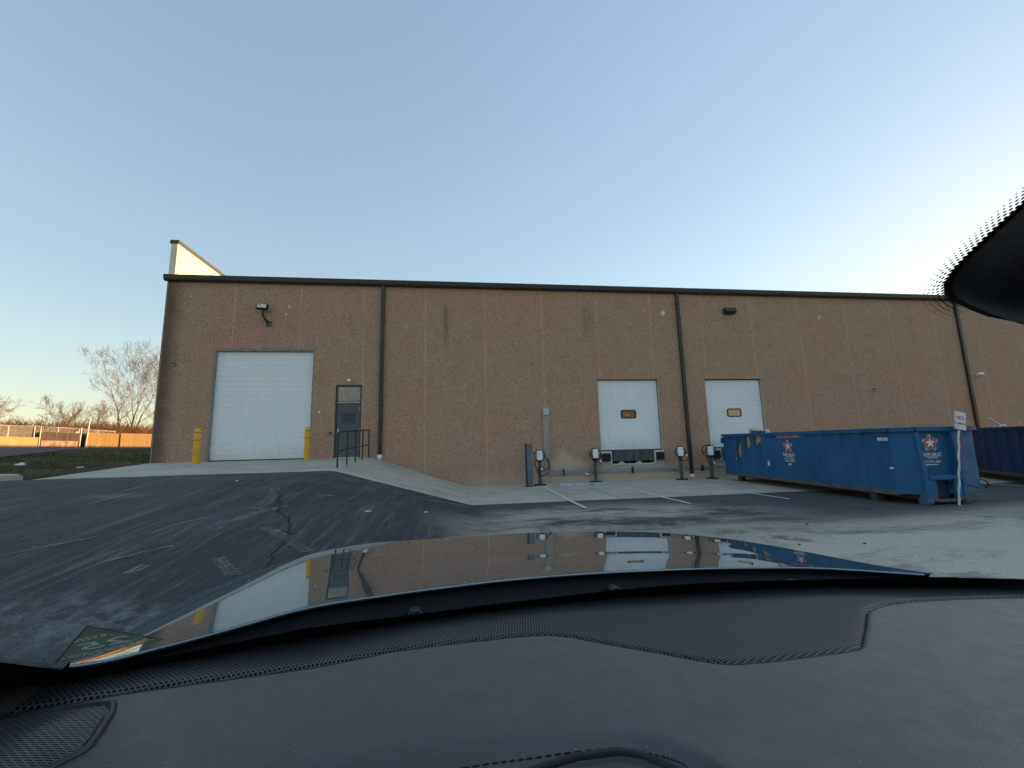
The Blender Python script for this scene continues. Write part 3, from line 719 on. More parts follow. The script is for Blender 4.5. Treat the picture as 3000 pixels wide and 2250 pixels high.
for nm, lb, x, z, w in (('outlet_box', 'grey outlet box high by the mossy corner of the wall', -1.98, 4.87, .11), ('outlet_box', 'grey outlet box alone on the wall above the long blue dumpster', 27.8, 3.71, .12), ('card_reader', 'small grey card reader left of the entrance door', 3.74, 2.17, .11)):
    P_ = thing(nm, lb, 'wall box', (x, 0, z)); mb = MB(); mb.box(-w/2, -.05, -w*.62, w/2, -.002, w*.62); obj('case', mb, M['post'], P_, bevel=.006)
    mb = MB(); mb.box(-w*.32, -.056, -.01, w*.32, -.051, w*.42); obj('cover', mb, M['black'], P_); mb = MB(); mb.box(-w*.2, -.056, -w*.45, w*.2, -.051, -.03); obj('label_plate', mb, M['offwhite'], P_)

# conduit run feeding the chargers
C_ = thing('conduit_run', 'bundle of silver conduits dropping from a junction box and running along the wall', 'conduit', (12.2, 0, 0))
mb = MB(); mb.box(-.125, -.14, 2.75, .125, -.002, 3.03); bx = obj('junction_box', mb, M['galv'], C_, bevel=.008)
mb = MB(); mb.box(-.11, -.147, 2.765, .11, -.1405, 3.015); obj('cover', mb, M['galv'], bx)
ends = (8.3, 8.3, 6.75, 5.35, 1.55)
for i in range(5):
    x = .100 - i * .050; z = .520 - i * .045; r = .14 + .0 * i; rr = .12 + i*.045
    pts = [(x, -.075, 2.75), (x, -.06, z + rr)] + [(x + rr*(1 - cos(a)), -.06, z + rr - rr*sin(a)) for a in [pi/2*q/8 for q in range(1, 9)]] + [(ends[i], -.06, z)]
    mb = MB(); mb.tube(pts, .0142, 8); obj('conduit', mb, M['galv'], C_, 60)
for x in (.62, 3.55, 6.65):
    mb = MB(); mb.box(x, -.098, .30, x + .02, -.002, .555); mb.box(x + .045, -.098, .30, x + .065, -.002, .555); obj('strut_clamp', mb, M['black'], C_)
mb = MB(); mb.box(1.55, -.105, .302, 1.70, -.045, .352); obj('fitting', mb, M['white'], C_)
for pts in (((1.70,-.05,.34), (1.85,-.10,.31), (1.98,-.12,.30), (2.02,-.10,.42), (2.05,-.12,.62), (2.04,-.14,.78)), ((5.35,-.05,.383), (5.5,-.12,.33), (5.6,-.2,.24), (5.72,-.3,.3)), ((6.75,-.05,.426), (6.9,-.12,.34), (7.0,-.2,.27), (7.1,-.35,.33))):
    mb = MB(); mb.tube(pts, .014, 7); obj('flexible_whip', mb, M['galv'] if pts[0][0] < 2 else M['charc'], C_, 60)
# ------------------------------------------------------------------ bollards, post, wheel stop, rail
def slab_z(y): return 1.218 + .0482 * y
B = thing('bollard', 'yellow sleeved bollard left of the large white door', 'bollard', (-.44, -.92, slab_z(-.92)), 0, 'yellow bollards flanking the large door')
mb = MB(); mb.lathe([(.0, 0), (.098, 0), (.100, .02), (.100, 1.08), (.097, 1.15), (.080, 1.195), (.045, 1.218), (0, 1.225)], n=24); obj('sleeve', mb, M['yellow'], B, 50)
for z in (.80, 1.065):
    mb = MB(); mb.lathe([(.1005, z), (.1025, z + .003), (.1025, z + .019), (.1005, z + .022)], n=24); obj('band', mb, M['redband'], B, 50)
dup(B, (3.12, -.62, slab_z(-.62)), 0, 'yellow sleeved bollard between the large white door and the entrance door')

P = thing('steel_post', 'grey steel beam post standing on the concrete beside the first charger', 'post', (11.28, -.98, -.006), radians(14))
mb = MB(); mb.box(-.11, -.11, .02, .11, -.09, 1.60); mb.box(-.11, .09, .02, .11, .11, 1.60); mb.box(-.012, -.09, .02, .012, .09, 1.60); mb.box(-.11, -.09, 1.585, -.012, .09, 1.60); mb.box(.012, -.09, 1.585, .11, .09, 1.60)
obj('beam', mb, M['post'], P)
mb = MB(); mb.box(-.19, -.17, .0, .19, .17, .019); obj('base_plate', mb, M['black'], P)

mb = MB(); mb.prism([(0,-.10,0), (0,-.085,.07), (0,-.055,.115), (0,.055,.115), (0,.085,.07), (0,.10,0)], (1.92, 0, 0))
o = obj('wheel_stop', mb, M['paleblue'], None, bevel=.012); o.location = (12.3, -1.5, -.014); tag(o, 'pale blue painted wheel stop lying on the concrete strip', 'wheel stop')

HR = thing('handrail', 'black pipe handrail at the crest of the concrete ramp', 'handrail', (5.2, 0, 0))
ys_ = (-4.5, -3.42, -2.3, -1.2, -.09); zt = lambda y: 2.29 + .062 * y
mb = MB(); mb.tube([(0, ys_[0], zt(-4.5) - .06), (0, ys_[0] + .015, zt(-4.5) - .015), (0, ys_[0] + .06, zt(-4.44))] + [(0, y, zt(y)) for y in (-3, -1.5, -.15)] + [(0, -.105, zt(-.1) - .015), (0, -.09, zt(-.1) - .06)], .024, 10); obj('top_rail', mb, M['black'], HR, 60)
mb = MB(); mb.tube([(0, -4.476, 1.475), (0, -.114, 1.715)], .021, 10); obj('mid_rail', mb, M['black'], HR, 60)
for y in ys_:
    mb = MB(); mb.tube([(0, y, slab_z(y) - .03), (0, y, zt(y) - (.02 if -4 < y < -.5 else .055))], .023, 10); pst = obj('post', mb, M['black'], HR, 60)

# ------------------------------------------------------------------ car chargers
def charger(label, loc, rz, cable, plug, h=0.):
    t = thing('charging_station', label, 'charger', loc, rz, 'chargers along the wall')
    mb = MB(); mb.box(-.22, -.12, 0, .22, .12, .055); obj('base_plate', mb, M['black'], t, bevel=.008)
    mb = MB(); mb.box(-.062, -.045, .056, .062, .045, 1.30 + h); obj('pedestal', mb, M['charc'], t, bevel=.006)
    mb = MB(); mb.box(-.10, -.075, .90 + h, .10, -.046, 1.36 + h); mb.box(-.12, -.17, 1.335 + h, .12, -.075, 1.36 + h); mb.box(-.055, -.13, .90 + h, .055, -.075, .955 + h); obj('cable_bracket', mb, M['black'], t, bevel=.01)
    mb = MB(); mb.box(-.105, -.20, .958 + h, .105, -.076, 1.325 + h); u = obj('charger_unit', mb, M['white'], t, bevel=.028)
    mb = MB(); mb.lathe([(0, 0), (.013, .0), (.013, .004), (0, .004)], n=12); mb.xf(Matrix.Translation((0, -.2005, 1.255 + h)) @ Matrix.Rotation(radians(90), 4, 'X')); obj('status_mark', mb, M['charc'], u)
    mb = MB(); mb.tube(cable, .0165, 8); obj('cable', mb, M['rubber'], t, 70)
    x, y, z = plug
    mb = MB(); mb.tube([(x, y, z + .17), (x + .005, y, z + .10)], [.02, .026], 10); c = obj('plug', mb, M['rubber'], t, 60)
    mb = MB(); mb.tube([(x + .005, y, z + .10), (x + .012, y, z)], [.024, .028], 10); obj('plug_cover', mb, M['white'], c, 60)
    return t
def coil(cx, cz, rx, rz, turns, a0=90, y0=-.10, dy=-.02, wob=.012, seed=1):
    out = []; n = int(turns * 22)
    for i in range(n + 1):
        a = radians(a0 + 360 * turns * i / n); w = 1 + wob * 3 * noise.noise(Vector((a, seed, 0)))
        out.append((cx + rx * w * cos(a), y0 + dy * i / 22 + .01 * sin(a * 3), cz + rz * w * sin(a)))
    return out
def arc(cx, cz, rx, rz, a0, a1, y, n=16): return [(cx + rx*cos(radians(a0 + (a1-a0)*i/n)), y, cz + rz*sin(radians(a0 + (a1-a0)*i/n))) for i in range(n + 1)]
charger('charging station beside the grey steel post, its cable in one long hanging loop', (11.74, -.72, -.003), radians(-6),
        coil(.0, 1.13, .205, .215, 2.4, 90, -.09) + arc(.02, .95, .235, .40, 190, 262, -.17) + arc(.06, .83, .30, .28, 275, 410, -.17) + arc(.10, .70, .27, .33, 60, -150, -.18) + [(.06, -.17, .70)], (.05, -.17, .58))
charger('charging station behind the pale blue wheel stop', (14.12, -.28, .002), radians(-4),
        coil(.0, 1.10, .215, .25, 3.3, 60, -.09, -.018, .02, 3) + arc(.12, .93, .15, .13, 180, 520, -.17), (.18, -.17, .80))
charger('charging station left of the second downspout', (17.62, -.62, -.004), radians(-16),
        coil(.0, 1.13, .20, .20, 3.4, 100, -.08, -.018, .02, 5) + arc(.10, .98, .22, .20, 150, 390, -.15), (.22, -.15, .95))
charger('charging station right of the second downspout, next to the long blue dumpster', (18.96, -.6, -.004), radians(-20),
        coil(-.06, 1.14, .26, .24, 1.3, 80, -.06, -.02, .02, 8) + coil(.0, 1.13, .20, .20, 2.2, 200, -.09, -.018, .02, 9) + arc(.02, .80, .17, .22, 100, 440, -.15) + arc(.25, .98, .22, .12, 180, 330, -.15), (.10, -.15, .62))

# ------------------------------------------------------------------ roll-off dumpsters
def fill_with_holes(outer, holes_):
    bm = bmesh.new(); ed = []
    for loop in [outer] + holes_:
        vs = [bm.verts.new(p) for p in loop]; ed += [bm.edges.new((vs[i], vs[(i+1) % len(vs)])) for i in range(len(vs))]
    bmesh.ops.triangle_fill(bm, edges=ed, use_beauty=True); bm.verts.index_update()
    r = [tuple(v.co) for v in bm.verts], [tuple(v.index for v in f.verts) for f in bm.faces]; bm.free(); return r
L, WD, ZB, ZT = 6.95, 2.17, .27, 1.74
RIBS = (.84, 1.45, 2.08, 2.71, 4.56, 5.17, 5.74, 6.27)
HOLES = [[(5.845,1.66), (5.83,1.21), (5.87,1.05), (6.00,.90), (6.09,.84), (6.14,1.2), (6.09,1.38)], [(6.52,.93), (6.33,1.09), (6.29,.99), (6.43,.88)],
         [(5.60,1.70), (5.34,1.70), (5.31,1.34), (5.38,1.29), (5.58,1.26)], [(5.07,1.70), (4.69,1.70), (4.70,1.54), (4.86,1.45), (5.00,1.34), (5.07,1.38)]]
PLAN = [(0, 0), (.32, -.27), (1.34, -.27), (WD, .0)]
def star_logo(parent, o, u, w, rad, nm='logo'):
    o, u, w = Vector(o), Vector(u), Vector(w); n = u.cross(w)
    def pt(a, r, lift): return o + u*(r*sin(a)) + w*(r*cos(a)) + n*lift
    def outline(ro, ri, lift, rnd=3):
        P_ = []
        for i in range(5):
            a = 2*pi*i/5
            for q in range(-rnd, rnd + 1): P_.append(pt(a + q*.085, ro*(1 - .014*q*q), lift))
            P_.append(pt(a + pi/5, ri, lift))
        return P_
    mb = MB(); mb.poly(outline(rad, rad*.60, .005)); obj(nm, mb, M['decal_w'], parent, fix=False)
    lg = parent.children[-1]
    mb = MB(); a_ = outline(rad*.92, rad*.53, .009); b_ = outline(rad*.52, rad*.25, .009); m_ = len(a_)
    for i in range(m_):
        if i % 8 == 3: continue
        mb.add([a_[i], a_[(i+1) % m_], b_[(i+1) % m_], b_[i]], [(0, 1, 2, 3)])
    obj(nm + '_ribbon', mb, M['decal_r'], lg, fix=False)
    vs, fs = text_mesh('R', rad*.42); mb = MB(); mb.add(place(vs, o + w*rad*.74 + n*.012, u, w), fs); obj('lettering', mb, M['decal_w'], lg, fix=False)
def lettering(parent, txt, size, o, u, w, m, sx=1.):
    vs, fs = text_mesh(txt, size, sx=sx); u, w = Vector(u), Vector(w); mb = MB(); mb.add(place(vs, Vector(o) + u.cross(w)*.006, u, w), fs)
    return obj('lettering', mb, M[m], parent, fix=False)
def decal(parent, o, u, w, a, b, m, nm='sticker', lift=.004):
    o, u, w = Vector(o), Vector(u), Vector(w); n = u.cross(w)
    mb = MB(); mb.poly([o + u*x + w*z + n*lift for x, z in ((-a/2,-b/2), (a/2,-b/2), (a/2,b/2), (-a/2,b/2))]); return obj(nm, mb, M[m], parent, fix=False)
def dumpster(label, loc, rz, paint, main):
    D = thing('dumpster', label, 'dumpster', loc, 0, 'roll-off dumpsters'); D.rotation_euler = (radians(.75), 0, rz)
    pm = M[paint]
    mb = MB()
    v, f = fill_with_holes([(0, 0, ZB), (0, L, ZB), (0, L, ZT), (0, 0, ZT)], [[(0, y, z) for y, z in h] for h in HOLES] if main else [])
    mb.add(v, f); mb.add([(WD,0,ZB),(WD,L,ZB),(WD,L,ZT),(WD,0,ZT)], [(0,1,2,3)])
    mb.add([(0,L,ZB),(WD,L,ZB),(WD,L,ZT),(0,L,ZT)], [(0,1,2,3)])
    mb.add([(0,0,ZB),(WD,0,ZB),(WD,L,ZB),(0,L,ZB),(.32,-.27,ZB),(1.34,-.27,ZB)], [(3,2,1,5,4,0)])
    for (a, b) in ((PLAN[0], PLAN[1]), (PLAN[2], PLAN[3])): mb.add([(*a,ZB),(*b,ZB),(*b,ZT),(*a,ZT)], [(0,1,2,3)])
    mb.add([(.40,-.20,.68),(1.26,-.20,.68),(1.26,-.20,ZT),(.40,-.20,ZT)], [(0,1,2,3)])
    body = obj('body', mb, pm, D, fix=False)
    for y in RIBS:
        mb = MB(); mb.prism([(-.001,y-.10,.33), (-.065,y-.055,.33), (-.065,y+.055,.33), (-.001,y+.10,.33)], (0,0,ZT-.331)); obj('side_rib', mb, pm, D)
        mb = MB(); mb.prism([(WD+.001,y-.10,.33), (WD+.001,y+.10,.33), (WD+.065,y+.055,.33), (WD+.065,y-.055,.33)], (0,0,ZT-.331)); obj('side_rib', mb, pm, D)
    mb = MB()
    for a, b in (((-.03,L+.05), (-.03,-.02)), ((-.03,-.02), (.32,-.30)), ((.32,-.30), (1.34,-.30)), ((1.34,-.30), (WD+.03,-.02)), ((WD+.03,-.02), (WD+.03,L+.05))):
        d = Vector((b[0]-a[0], b[1]-a[1], 0)); nn = Vector((-d.y, d.x, 0)).normalized()*.055; A_, B_ = Vector((*a,0)), Vector((*b,0))
        zw = (lambda q: .012*noise.noise(Vector((q.x*2, q.y*1.3, 3.)))) if main else (lambda q: 0)
        n_ = max(1, int(d.length / .5))
        for i in range(n_):
            p, q = A_.lerp(B_, i/n_), A_.lerp(B_, (i+1)/n_); z0, z1 = zw(p), zw(q)
            vs = []
            for pp_, zz in ((p, z0), (q, z1)):
                for s_, z in ((1, ZT-.03), (-1, ZT-.03), (-1, ZT+.065), (1, ZT+.065)): vs.append(pp_ + nn*s_ + Vector((0,0,z+zz)))
            mb.add(vs, [(0,1,5,4),(1,2,6,5),(2,3,7,6),(3,0,4,7)] + ([(3,2,1,0)] if i == 0 else []) + ([(4,5,6,7)] if i == n_-1 else []))
    obj('top_rail', mb, pm, D)
    mb = MB(); mb.box(-.035,-.01,.24,.10,L,.331); mb.box(WD-.10,-.01,.24,WD+.035,L,.331); mb.box(.55,-.2,.12,.70,L,.239); mb.box(1.45,-.2,.12,1.6,L,.239); obj('bottom_frame', mb, M['dirty'], D)
    # nose: two posts, cross bar, legs and hook pocket
    for x, s_ in ((.32, 1), (1.24, -1)):
        mb = MB(); mb.prism([(x,-.20,.10), (x,-.40,.10), (x,-.40,.62), (x,-.31,ZT-.032), (x,-.20,ZT-.032)], (.10,0,0)); obj('nose_post', mb, pm, D, bevel=.008)
        x0 = .422 if s_ == 1 else 1.06
        mb = MB(); mb.box(x0,-.38,.12,x0+.178,-.31,.60); obj('nose_leg', mb, pm, D, bevel=.006)
    mb = MB(); mb.box(.424,-.42,.602,1.236,-.26,.70); obj('cross_bar', mb, pm, D, bevel=.01)
    mb = MB(); mb.box(.60,-.22,.20,1.06,-.19,.60); obj('hook_pocket', mb, M['navy'] if main else M['black'], D)
    mb = MB(); mb.box(.58,-.36,.10,1.08,-.21,.16); obj('hook_plate', mb, M['dirty'], D, bevel=.01)
    for x in (.30, 1.22): mb = MB(); mb.tube([(x,-.30,.12), (x+.14,-.30,.12)], .12, 18); obj('nose_roller', mb, M['rust'] if x > 1 else pm, D, 50, bevel=.006)
    for y in (.75, L - .62):
        for x in (.13, WD - .31): mb = MB(); mb.tube([(x,y,.10), (x+.18,y,.10)], .098, 18); w_ = obj('wheel', mb, M['rust'], D, 50); b_ = MB(); b_.prism([(x-.03,y-.14,.24), (x-.03,y+.14,.24), (x-.03,y+.05,.08), (x-.03,y-.05,.08)], (.022,0,0)); obj('wheel_bracket', b_, pm, w_)
    for z in (.75, 1.45): mb = MB(); mb.box(-.09, L+.0, z, -.002, L+.10, z+.22); obj('gate_hinge', mb, pm, D, bevel=.01)
    mb = MB(); mb.box(.0, L+.012, .30, WD, L+.06, ZT-.04); obj('rear_gate', mb, pm, D)
    return D, body
D1, body1 = dumpster('long blue dumpster with star logo and torn holes standing at an angle', (18.78, -8.25, -.112), radians(-3.07), 'blue', True)
D2, body2 = dumpster('dark navy dumpster behind the blue one at the right', (25.62, -6.6, -.09), radians(-32), 'navy', False)
U, V_ = (0, -1, 0), (0, 0, 1)
star_logo(D1, (-.001, 3.42, 1.35), U, V_, .205)
lettering(D1, 'REPUBLIC', .125, (0, 3.41, 1.085), U, V_, 'decal_w', 1.0); lettering(D1, 'SERVICES', .062, (0, 3.41, 1.018), U, V_, 'decal_w', 1.2)
lettering(D1, '513-771-4200', .082, (0, 3.41, .945), U, V_, 'decal_w', .95); decal(D1, (0, 3.41, .885), U, V_, .42, .018, 'decal_w')
decal(D1, (0, 3.41, .79), U, V_, .11, .065, 'decal_w'); lettering(D1, '30', .05, (-.001, 3.41, .79), U, V_, 'blue')
st = decal(D1, (0, 3.39, 1.665), U, V_, .98, .085, 'decal_p'); lettering(D1, 'MAXIMUM LOADING LEVEL', .062, (-.001, 3.39, 1.665), U, V_, 'decal_r', 1.22)
decal(D1, (0, 4.415, .77), U, V_, .11, .17, 'decal_w'); decal(D1, (-.001, 4.415, .70), U, V_, .10, .02, 'rust'); decal(D1, (-.001, 4.415, .80), U, V_, .07, .05, 'paleblue')
decal(D1, (0, .19, 1.54), U, V_, .27, .07, 'decal_w'); lettering(D1, '11 YARDS', .05, (-.001, .19, 1.54), U, V_, 'charc')
decal(D1, (0, .05, .86), U, V_, .10, .045, 'decal_w', lift=.006)
F_ = (1, 0, 0)
star_logo(D1, (.79, -.201, 1.43), F_, V_, .205)
lettering(D1, 'REPUBLIC', .115, (.80, -.201, 1.155), F_, V_, 'decal_w'); lettering(D1, 'SERVICES', .055, (.80, -.201, 1.09), F_, V_, 'decal_w', 1.2)
lettering(D1, '513-771-4200', .078, (.80, -.201, .995), F_, V_, 'decal_w', .95); decal(D1, (.80, -.201, .93), F_, V_, .40, .016, 'decal_w')
# dent with rust on the nose, chafed weld bead
mb = MB(); mb.tube([(.43,-.215,.79), (.55,-.225,.80), (.70,-.235,.83), (.85,-.235,.88), (1.0,-.225,.98), (1.06,-.215,1.07)], [.006,.012,.014,.014,.016,.008], 8); obj('dent_ridge', mb, M['blue'], D1, 70)
mb = MB(); mb.poly([(1.0,-.206,.86), (1.06,-.206,.90), (1.07,-.206,1.0), (1.12,-.206,1.1), (1.05,-.206,1.09), (.99,-.206,1.02), (1.02,-.206,.95)]); obj('rust_patch', mb, M['rust'], D1, fix=False)
# torn edges of the holes
for h in HOLES:
    mb = MB(); c = Vector((0, sum(p[0] for p in h)/len(h), sum(p[1] for p in h)/len(h))); n_ = len(h)
    o_ = []; i_ = []
    for (y, z) in h:
        d = (Vector((0, y, z)) - c).normalized(); o_.append(Vector((-.004, y, min(z, ZT-.04))) + d*R.uniform(.012, .04)); i_.append(Vector((.012, y, z)) - d*.004)
    mb.add(o_ + i_, [(i, (i+1) % n_, n_+(i+1) % n_, n_+i) for i in range(n_)]); obj('torn_edge', mb, M['rust'], D1, fix=False)
mb = MB(); mb.prism([(-.02,6.33,1.05), (-.03,6.13,.86), (-.02,6.20,.86), (-.02,6.29,.90)], (.006,0,0)); obj('torn_liner', mb, M['decal_w'], D1)
mb = MB(); mb.tube([(.9,-.02,.5),(1.5,-.30,.45),(1.62,-.33,.40),(1.75,-.28,.36)], .012, 7); obj('strap', mb, M['rubber'], D1, 70)
mb = MB(); mb.tube([(WD,.02,.55),(WD+.1,-.05,.5),(WD+.14,-.06,.40),(WD+.08,-.02,.33)], .013, 7); obj('strap', mb, M['rubber'], D1, 70)

def in_d(D, p): 
    bpy.context.view_layer.update(); return D.matrix_world @ Vector(p)
def loose(name, label, cat, D, pts, d, m):
    mb = MB(); mb.prism([in_d(D, p) for p in pts], D.matrix_world.to_3x3() @ Vector(d)); return tag(obj(name, mb, m), label, cat)
loose('cardboard_sheet', 'tan cardboard showing through the torn side of the blue dumpster', 'cardboard', D1, [(.07,4.62,.72), (.09,6.62,.72), (.09,6.62,1.70), (.07,4.62,1.72)], (.02,0,0), M['card'])
loose('cardboard_box', 'tan cardboard box flap poking above the rim of the blue dumpster', 'cardboard', D1, [(.25,5.68,1.3), (.25,5.28,1.3), (.25,5.28,1.86), (.25,5.45,1.90), (.25,5.68,1.98)], (.4,0,0), M['card'])
loose('black_tray', 'flat black tray lying on the rubbish at the dumpster rim', 'tray', D1, [(.16,5.42,1.5), (.16,4.70,1.5), (.16,4.70,1.865), (.16,5.42,1.90)], (.05,0,0), M['charc'])
loose('white_board', 'small white board end poking above the blue dumpster', 'board', D1, [(.14,4.62,1.5), (.14,4.44,1.5), (.14,4.44,1.93), (.14,4.62,1.94)], (.03,0,0), M['decal_w'])
mb = MB(); mb.tube([(29.43,-3,2.16), (29.55,-3,2.08), (29.68,-3.0,1.98), (29.98,-3.0,1.87), (30.3,-2.95,1.72)], .028, 8); tag(obj('bent_strip', mb, M['decal_w'], None, 60), 'bent white strip sticking out of the navy dumpster', 'strip')
mb = MB(); mb.box(29.84,-3.03,1.55,30.16,-2.99,1.90); o = tag(obj('discarded_sign', mb, M['decal_w']), 'small white discarded sign standing in the navy dumpster', 'sign')
mb = MB(); mb.box(29.89,-3.036,1.79,30.11,-3.0305,1.86); obj('printed_panel', mb, M['decal_p'], o)

# ------------------------------------------------------------------ no dumping sign
S = thing('street_sign', 'white no dumping sign with red border on a leaning white post', 'sign', (19.68, -8.80, asphalt_z(19.68, -8.80)))
ln = Matrix.Rotation(radians(11.5), 4, 'Y')
mb = MB(); n_ = 14
pts = [(.012*sin(i*1.9)*(i > 1), .0, i*1.70/n_) for i in range(n_ + 1)]
mb.tube(pts, [.023 + .003*sin(i*2.3) for i in range(n_ + 1)], 6); obj('post', mb.xf(ln), M['offwhite'], S, 60)
def rrect(w, h, r, y, z0, n=5):
    out = []
    for qx, qz, a0 in ((1,1,0), (-1,1,90), (-1,-1,180), (1,-1,270)):
        for i in range(n + 1):
            a = radians(a0 + 90*i/n); out.append((qx*(w/2-r) + r*cos(a), y, z0 + qz*(h/2-r) + r*sin(a)))
    return out
zc = 1.93; mb = MB(); mb.prism(rrect(.325,.44,.03,-.036,zc), (0,.004,0)); pl = obj('sign_panel', mb.xf(ln), M['decal_w'], S)
mb = MB(); a_ = rrect(.315,.435,.026,-.0385,zc); b_ = rrect(.293,.413,.02,-.0385,zc); q = len(a_); mb.add(a_ + b_, [(i,(i+1)%q,q+(i+1)%q,q+i) for i in range(q)]); obj('border', mb.xf(ln), M['decal_r'], pl, fix=False)
for txt, sz, z, m in (('NO', .135, zc+.055, 'decal_r'), ('DUMPING', .066, zc-.075, 'decal_r'), ('NOT NLA', .058, zc-.15, 'green')):
    vs, fs = text_mesh(txt, sz); mb = MB(); mb.add([(x, -.040, z + zz) for x, y, zz in vs], fs); obj('lettering', mb.xf(ln), M[m], pl, fix=False)
mb = MB()
for i in range(4): mb.tube([(.034,-.02,1.50-i*.07), (.05,-.035,1.48-i*.07), (.034,-.02,1.455-i*.07)], .013, 6)
obj('red_tie', mb.xf(ln), M['decal_r'], S, 60)
# ------------------------------------------------------------------ fences and brush beyond the lawn
FX = -40.
def fz(y): return lawn_z(FX, y)
mb = MB(); mb.box(FX-.2, 10, fz(30)-.5, FX, 40.0, 4.02)
T = thing('block_wall', 'low sunlit block wall left of the gate', 'wall', (0,0,0)); obj('wall', mb, M['limewall'], T)
mb = MB(); mb.box(FX-.25, 10, 4.022, FX+.04, 40.0, 4.09); obj('coping', mb, M['limewall'], T)
def board_fence(label, y0, y1, zt0, zt1):
    T = thing('board_fence', label, 'fence', (FX, y0, fz(y0)-.0), 0, 'sunlit board fence beyond the lawn')
    mb = MB(); y = 0
    while y < y1 - y0:
        w = min(.14, y1 - y0 - y); t = (y + .07)/(y1 - y0); z = zt0 + (zt1 - zt0)*t - fz(y0) + R.uniform(-.012, .012)
        mb.box(-.01 + R.uniform(0, .008), y + .003, fz(y0 + y) - fz(y0) - .06, .022, y + w - .003, z); y += .14
    b = obj('boards', mb, M['wood'], T)
    mb = MB()
    for z in (.35, 1.7): mb.prism([(-.06,0,z), (-.012,0,z), (-.012,0,z+.09), (-.06,0,z+.09)], (0, y1-y0, fz(y1)-fz(y0)))
    obj('rail', mb, M['wood'], T)
    return T
board_fence('sunlit board fence section between the tall pale post and the dark gap', 46.55, 52.15, 4.92, 4.98)
board_fence('sunlit board fence section running behind the warehouse corner', 52.45, 70, 5.05, 5.45)
G_ = thing('gate', 'wide gate with a dark upper screen and framed mesh top', 'gate', (FX, 40.25, fz(42)))
gz = fz(42)
mb = MB(); mb.box(-.02, .12, .9, .02, 5.15, 1.93); obj('upper_screen', mb, M['screen'], G_)
mb = MB(); mb.box(-.02, .12, .10, .02, 5.15, .88); obj('lower_screen', mb, simple('faded_gate_screen', (.26, .165, .10), .85, 0, .45, 1.6, .1), G_)
mb = MB()
for y in (.08, 1.9, 3.5, 5.18): mb.tube([(.03, y, .04), (.03, y, 2.58)], .03, 8)
for z in (.06, .89, 1.94, 2.56): mb.tube([(.03, .08, z), (.03, 5.18, z)], .026, 8)
obj('frame', mb, M['post'], G_, 60)
mb = MB(); mb.grid(lambda u, v: (.06 + .02*sin(pi*v), 4.75 + .25*cos(2*pi*u)*sin(pi*v), 2.02 + .11*cos(pi*v)), 12, 8); obj('padlock_box', mb, M['offwhite'], G_, 180)
for y, h, lb in ((40.08, 2.45, 'pale gate post at the end of the block wall'), (45.62, 2.62, 'grey gate post beside the tall pale post')):
    mb = MB(); mb.tube([(FX+.05, y, lawn_z(FX, y)-.05), (FX+.05, y, lawn_z(FX, y)+h)], .06, 10); o = tag(obj('gate_post', mb, M['palepost'] if y < 42 else M['galv'], None, 60), lb, 'post')
mb = MB(); mb.tube([(FX+.35, 46.15, lawn_z(FX,46)-.05), (FX+.42, 46.25, 6.72)], .085, 12); tag(obj('pale_post', mb, M['palepost'], None, 60), 'tall pale sunlit post leaning slightly in front of the board fence', 'post')
mb = MB(); mb.box(FX+.5, 47.6, fz(47)-.02, FX+.62, 47.75, fz(47)+.38); tag(obj('marker_stake', mb, M['palepost']), 'short pale stake in front of the board fence', 'stake')
# chain-link fence behind
CF = thing('chainlink_fence', 'tall chain-link fence with a top rail behind the gate and boards', 'fence', (FX-.5, 10, 0))
yy = 0; 
mb = MB(); 
pz = lambda y: (fz(y+10)+2.55 if y < 30 else 5.46 - .011*(y-30)*1.2)
mb.tube([(0, y, pz(y)) for y in range(0, 44, 2)], .045, 6); obj('top_rail', mb, M['galv'], CF, 60)
for y in range(0, 44, 3):
    mb = MB(); mb.tube([(0, y, fz(y+10)-.1), (0, y, pz(y))], .04, 6); obj('post', mb, M['galv'], CF, 60)
mb = MB(); y = 0.
while y < 42:
    for s_ in (1, -1):
        y1 = y + s_*1.6
        if 0 <= y1 <= 42.5: mb.add([(.0, y-.004, pz(y)), (.0, y+.004, pz(y)), (.0, y1+.004, pz(y)-1.6), (.0, y1-.004, pz(y)-1.6)], [(0,1,2,3)])
    y += .11
obj('wire_mesh', mb, M['galv'], CF, fix=False)

# tangled brush behind the fences: one mass
def brush(name, label, n, x0, x1, y0, y1, hfun, m, wmin=.012, wmax=.03):
    mb = MB()
    for i in range(n):
        x = R.uniform(x0, x1); y = R.uniform(y0, y1); h = hfun(y)*(R.random()**.35); b = lawn_z(x, y) - .1
        p = Vector((x, y, b + h*R.uniform(.0, .55))); d = Vector((R.uniform(-.5, .5), R.uniform(-.7, .7), R.uniform(.35, 1))).normalized()
        l = h*R.uniform(.3, .6); w = R.uniform(wmin, wmax); s_ = d.orthogonal().normalized()*w
        q = p + d*l*.5 + Vector((R.uniform(-.1,.1), R.uniform(-.15,.15), 0)); e = p + d*l + Vector((R.uniform(-.3,.3), R.uniform(-.5,.5), R.uniform(-.25,.1)))
        mb.add([p-s_, p+s_, q+s_*.7, q-s_*.7, e], [(0,1,2,3), (3,2,4)])
    return tag(obj(name, mb, m, fix=False), label, 'brush', kind='stuff')
brush('undergrowth', 'orange brown leafless brush behind the chain-link fence', 46000, -49, -41.2, 20, 84, lambda y: 4.1 + .5*noise.noise(Vector((y*.25, 1, 0))) + .5*noise.noise(Vector((y*.9, 4, 0))) + (.5 if 52 < y < 66 else 0), M['twig'], .02, .05)
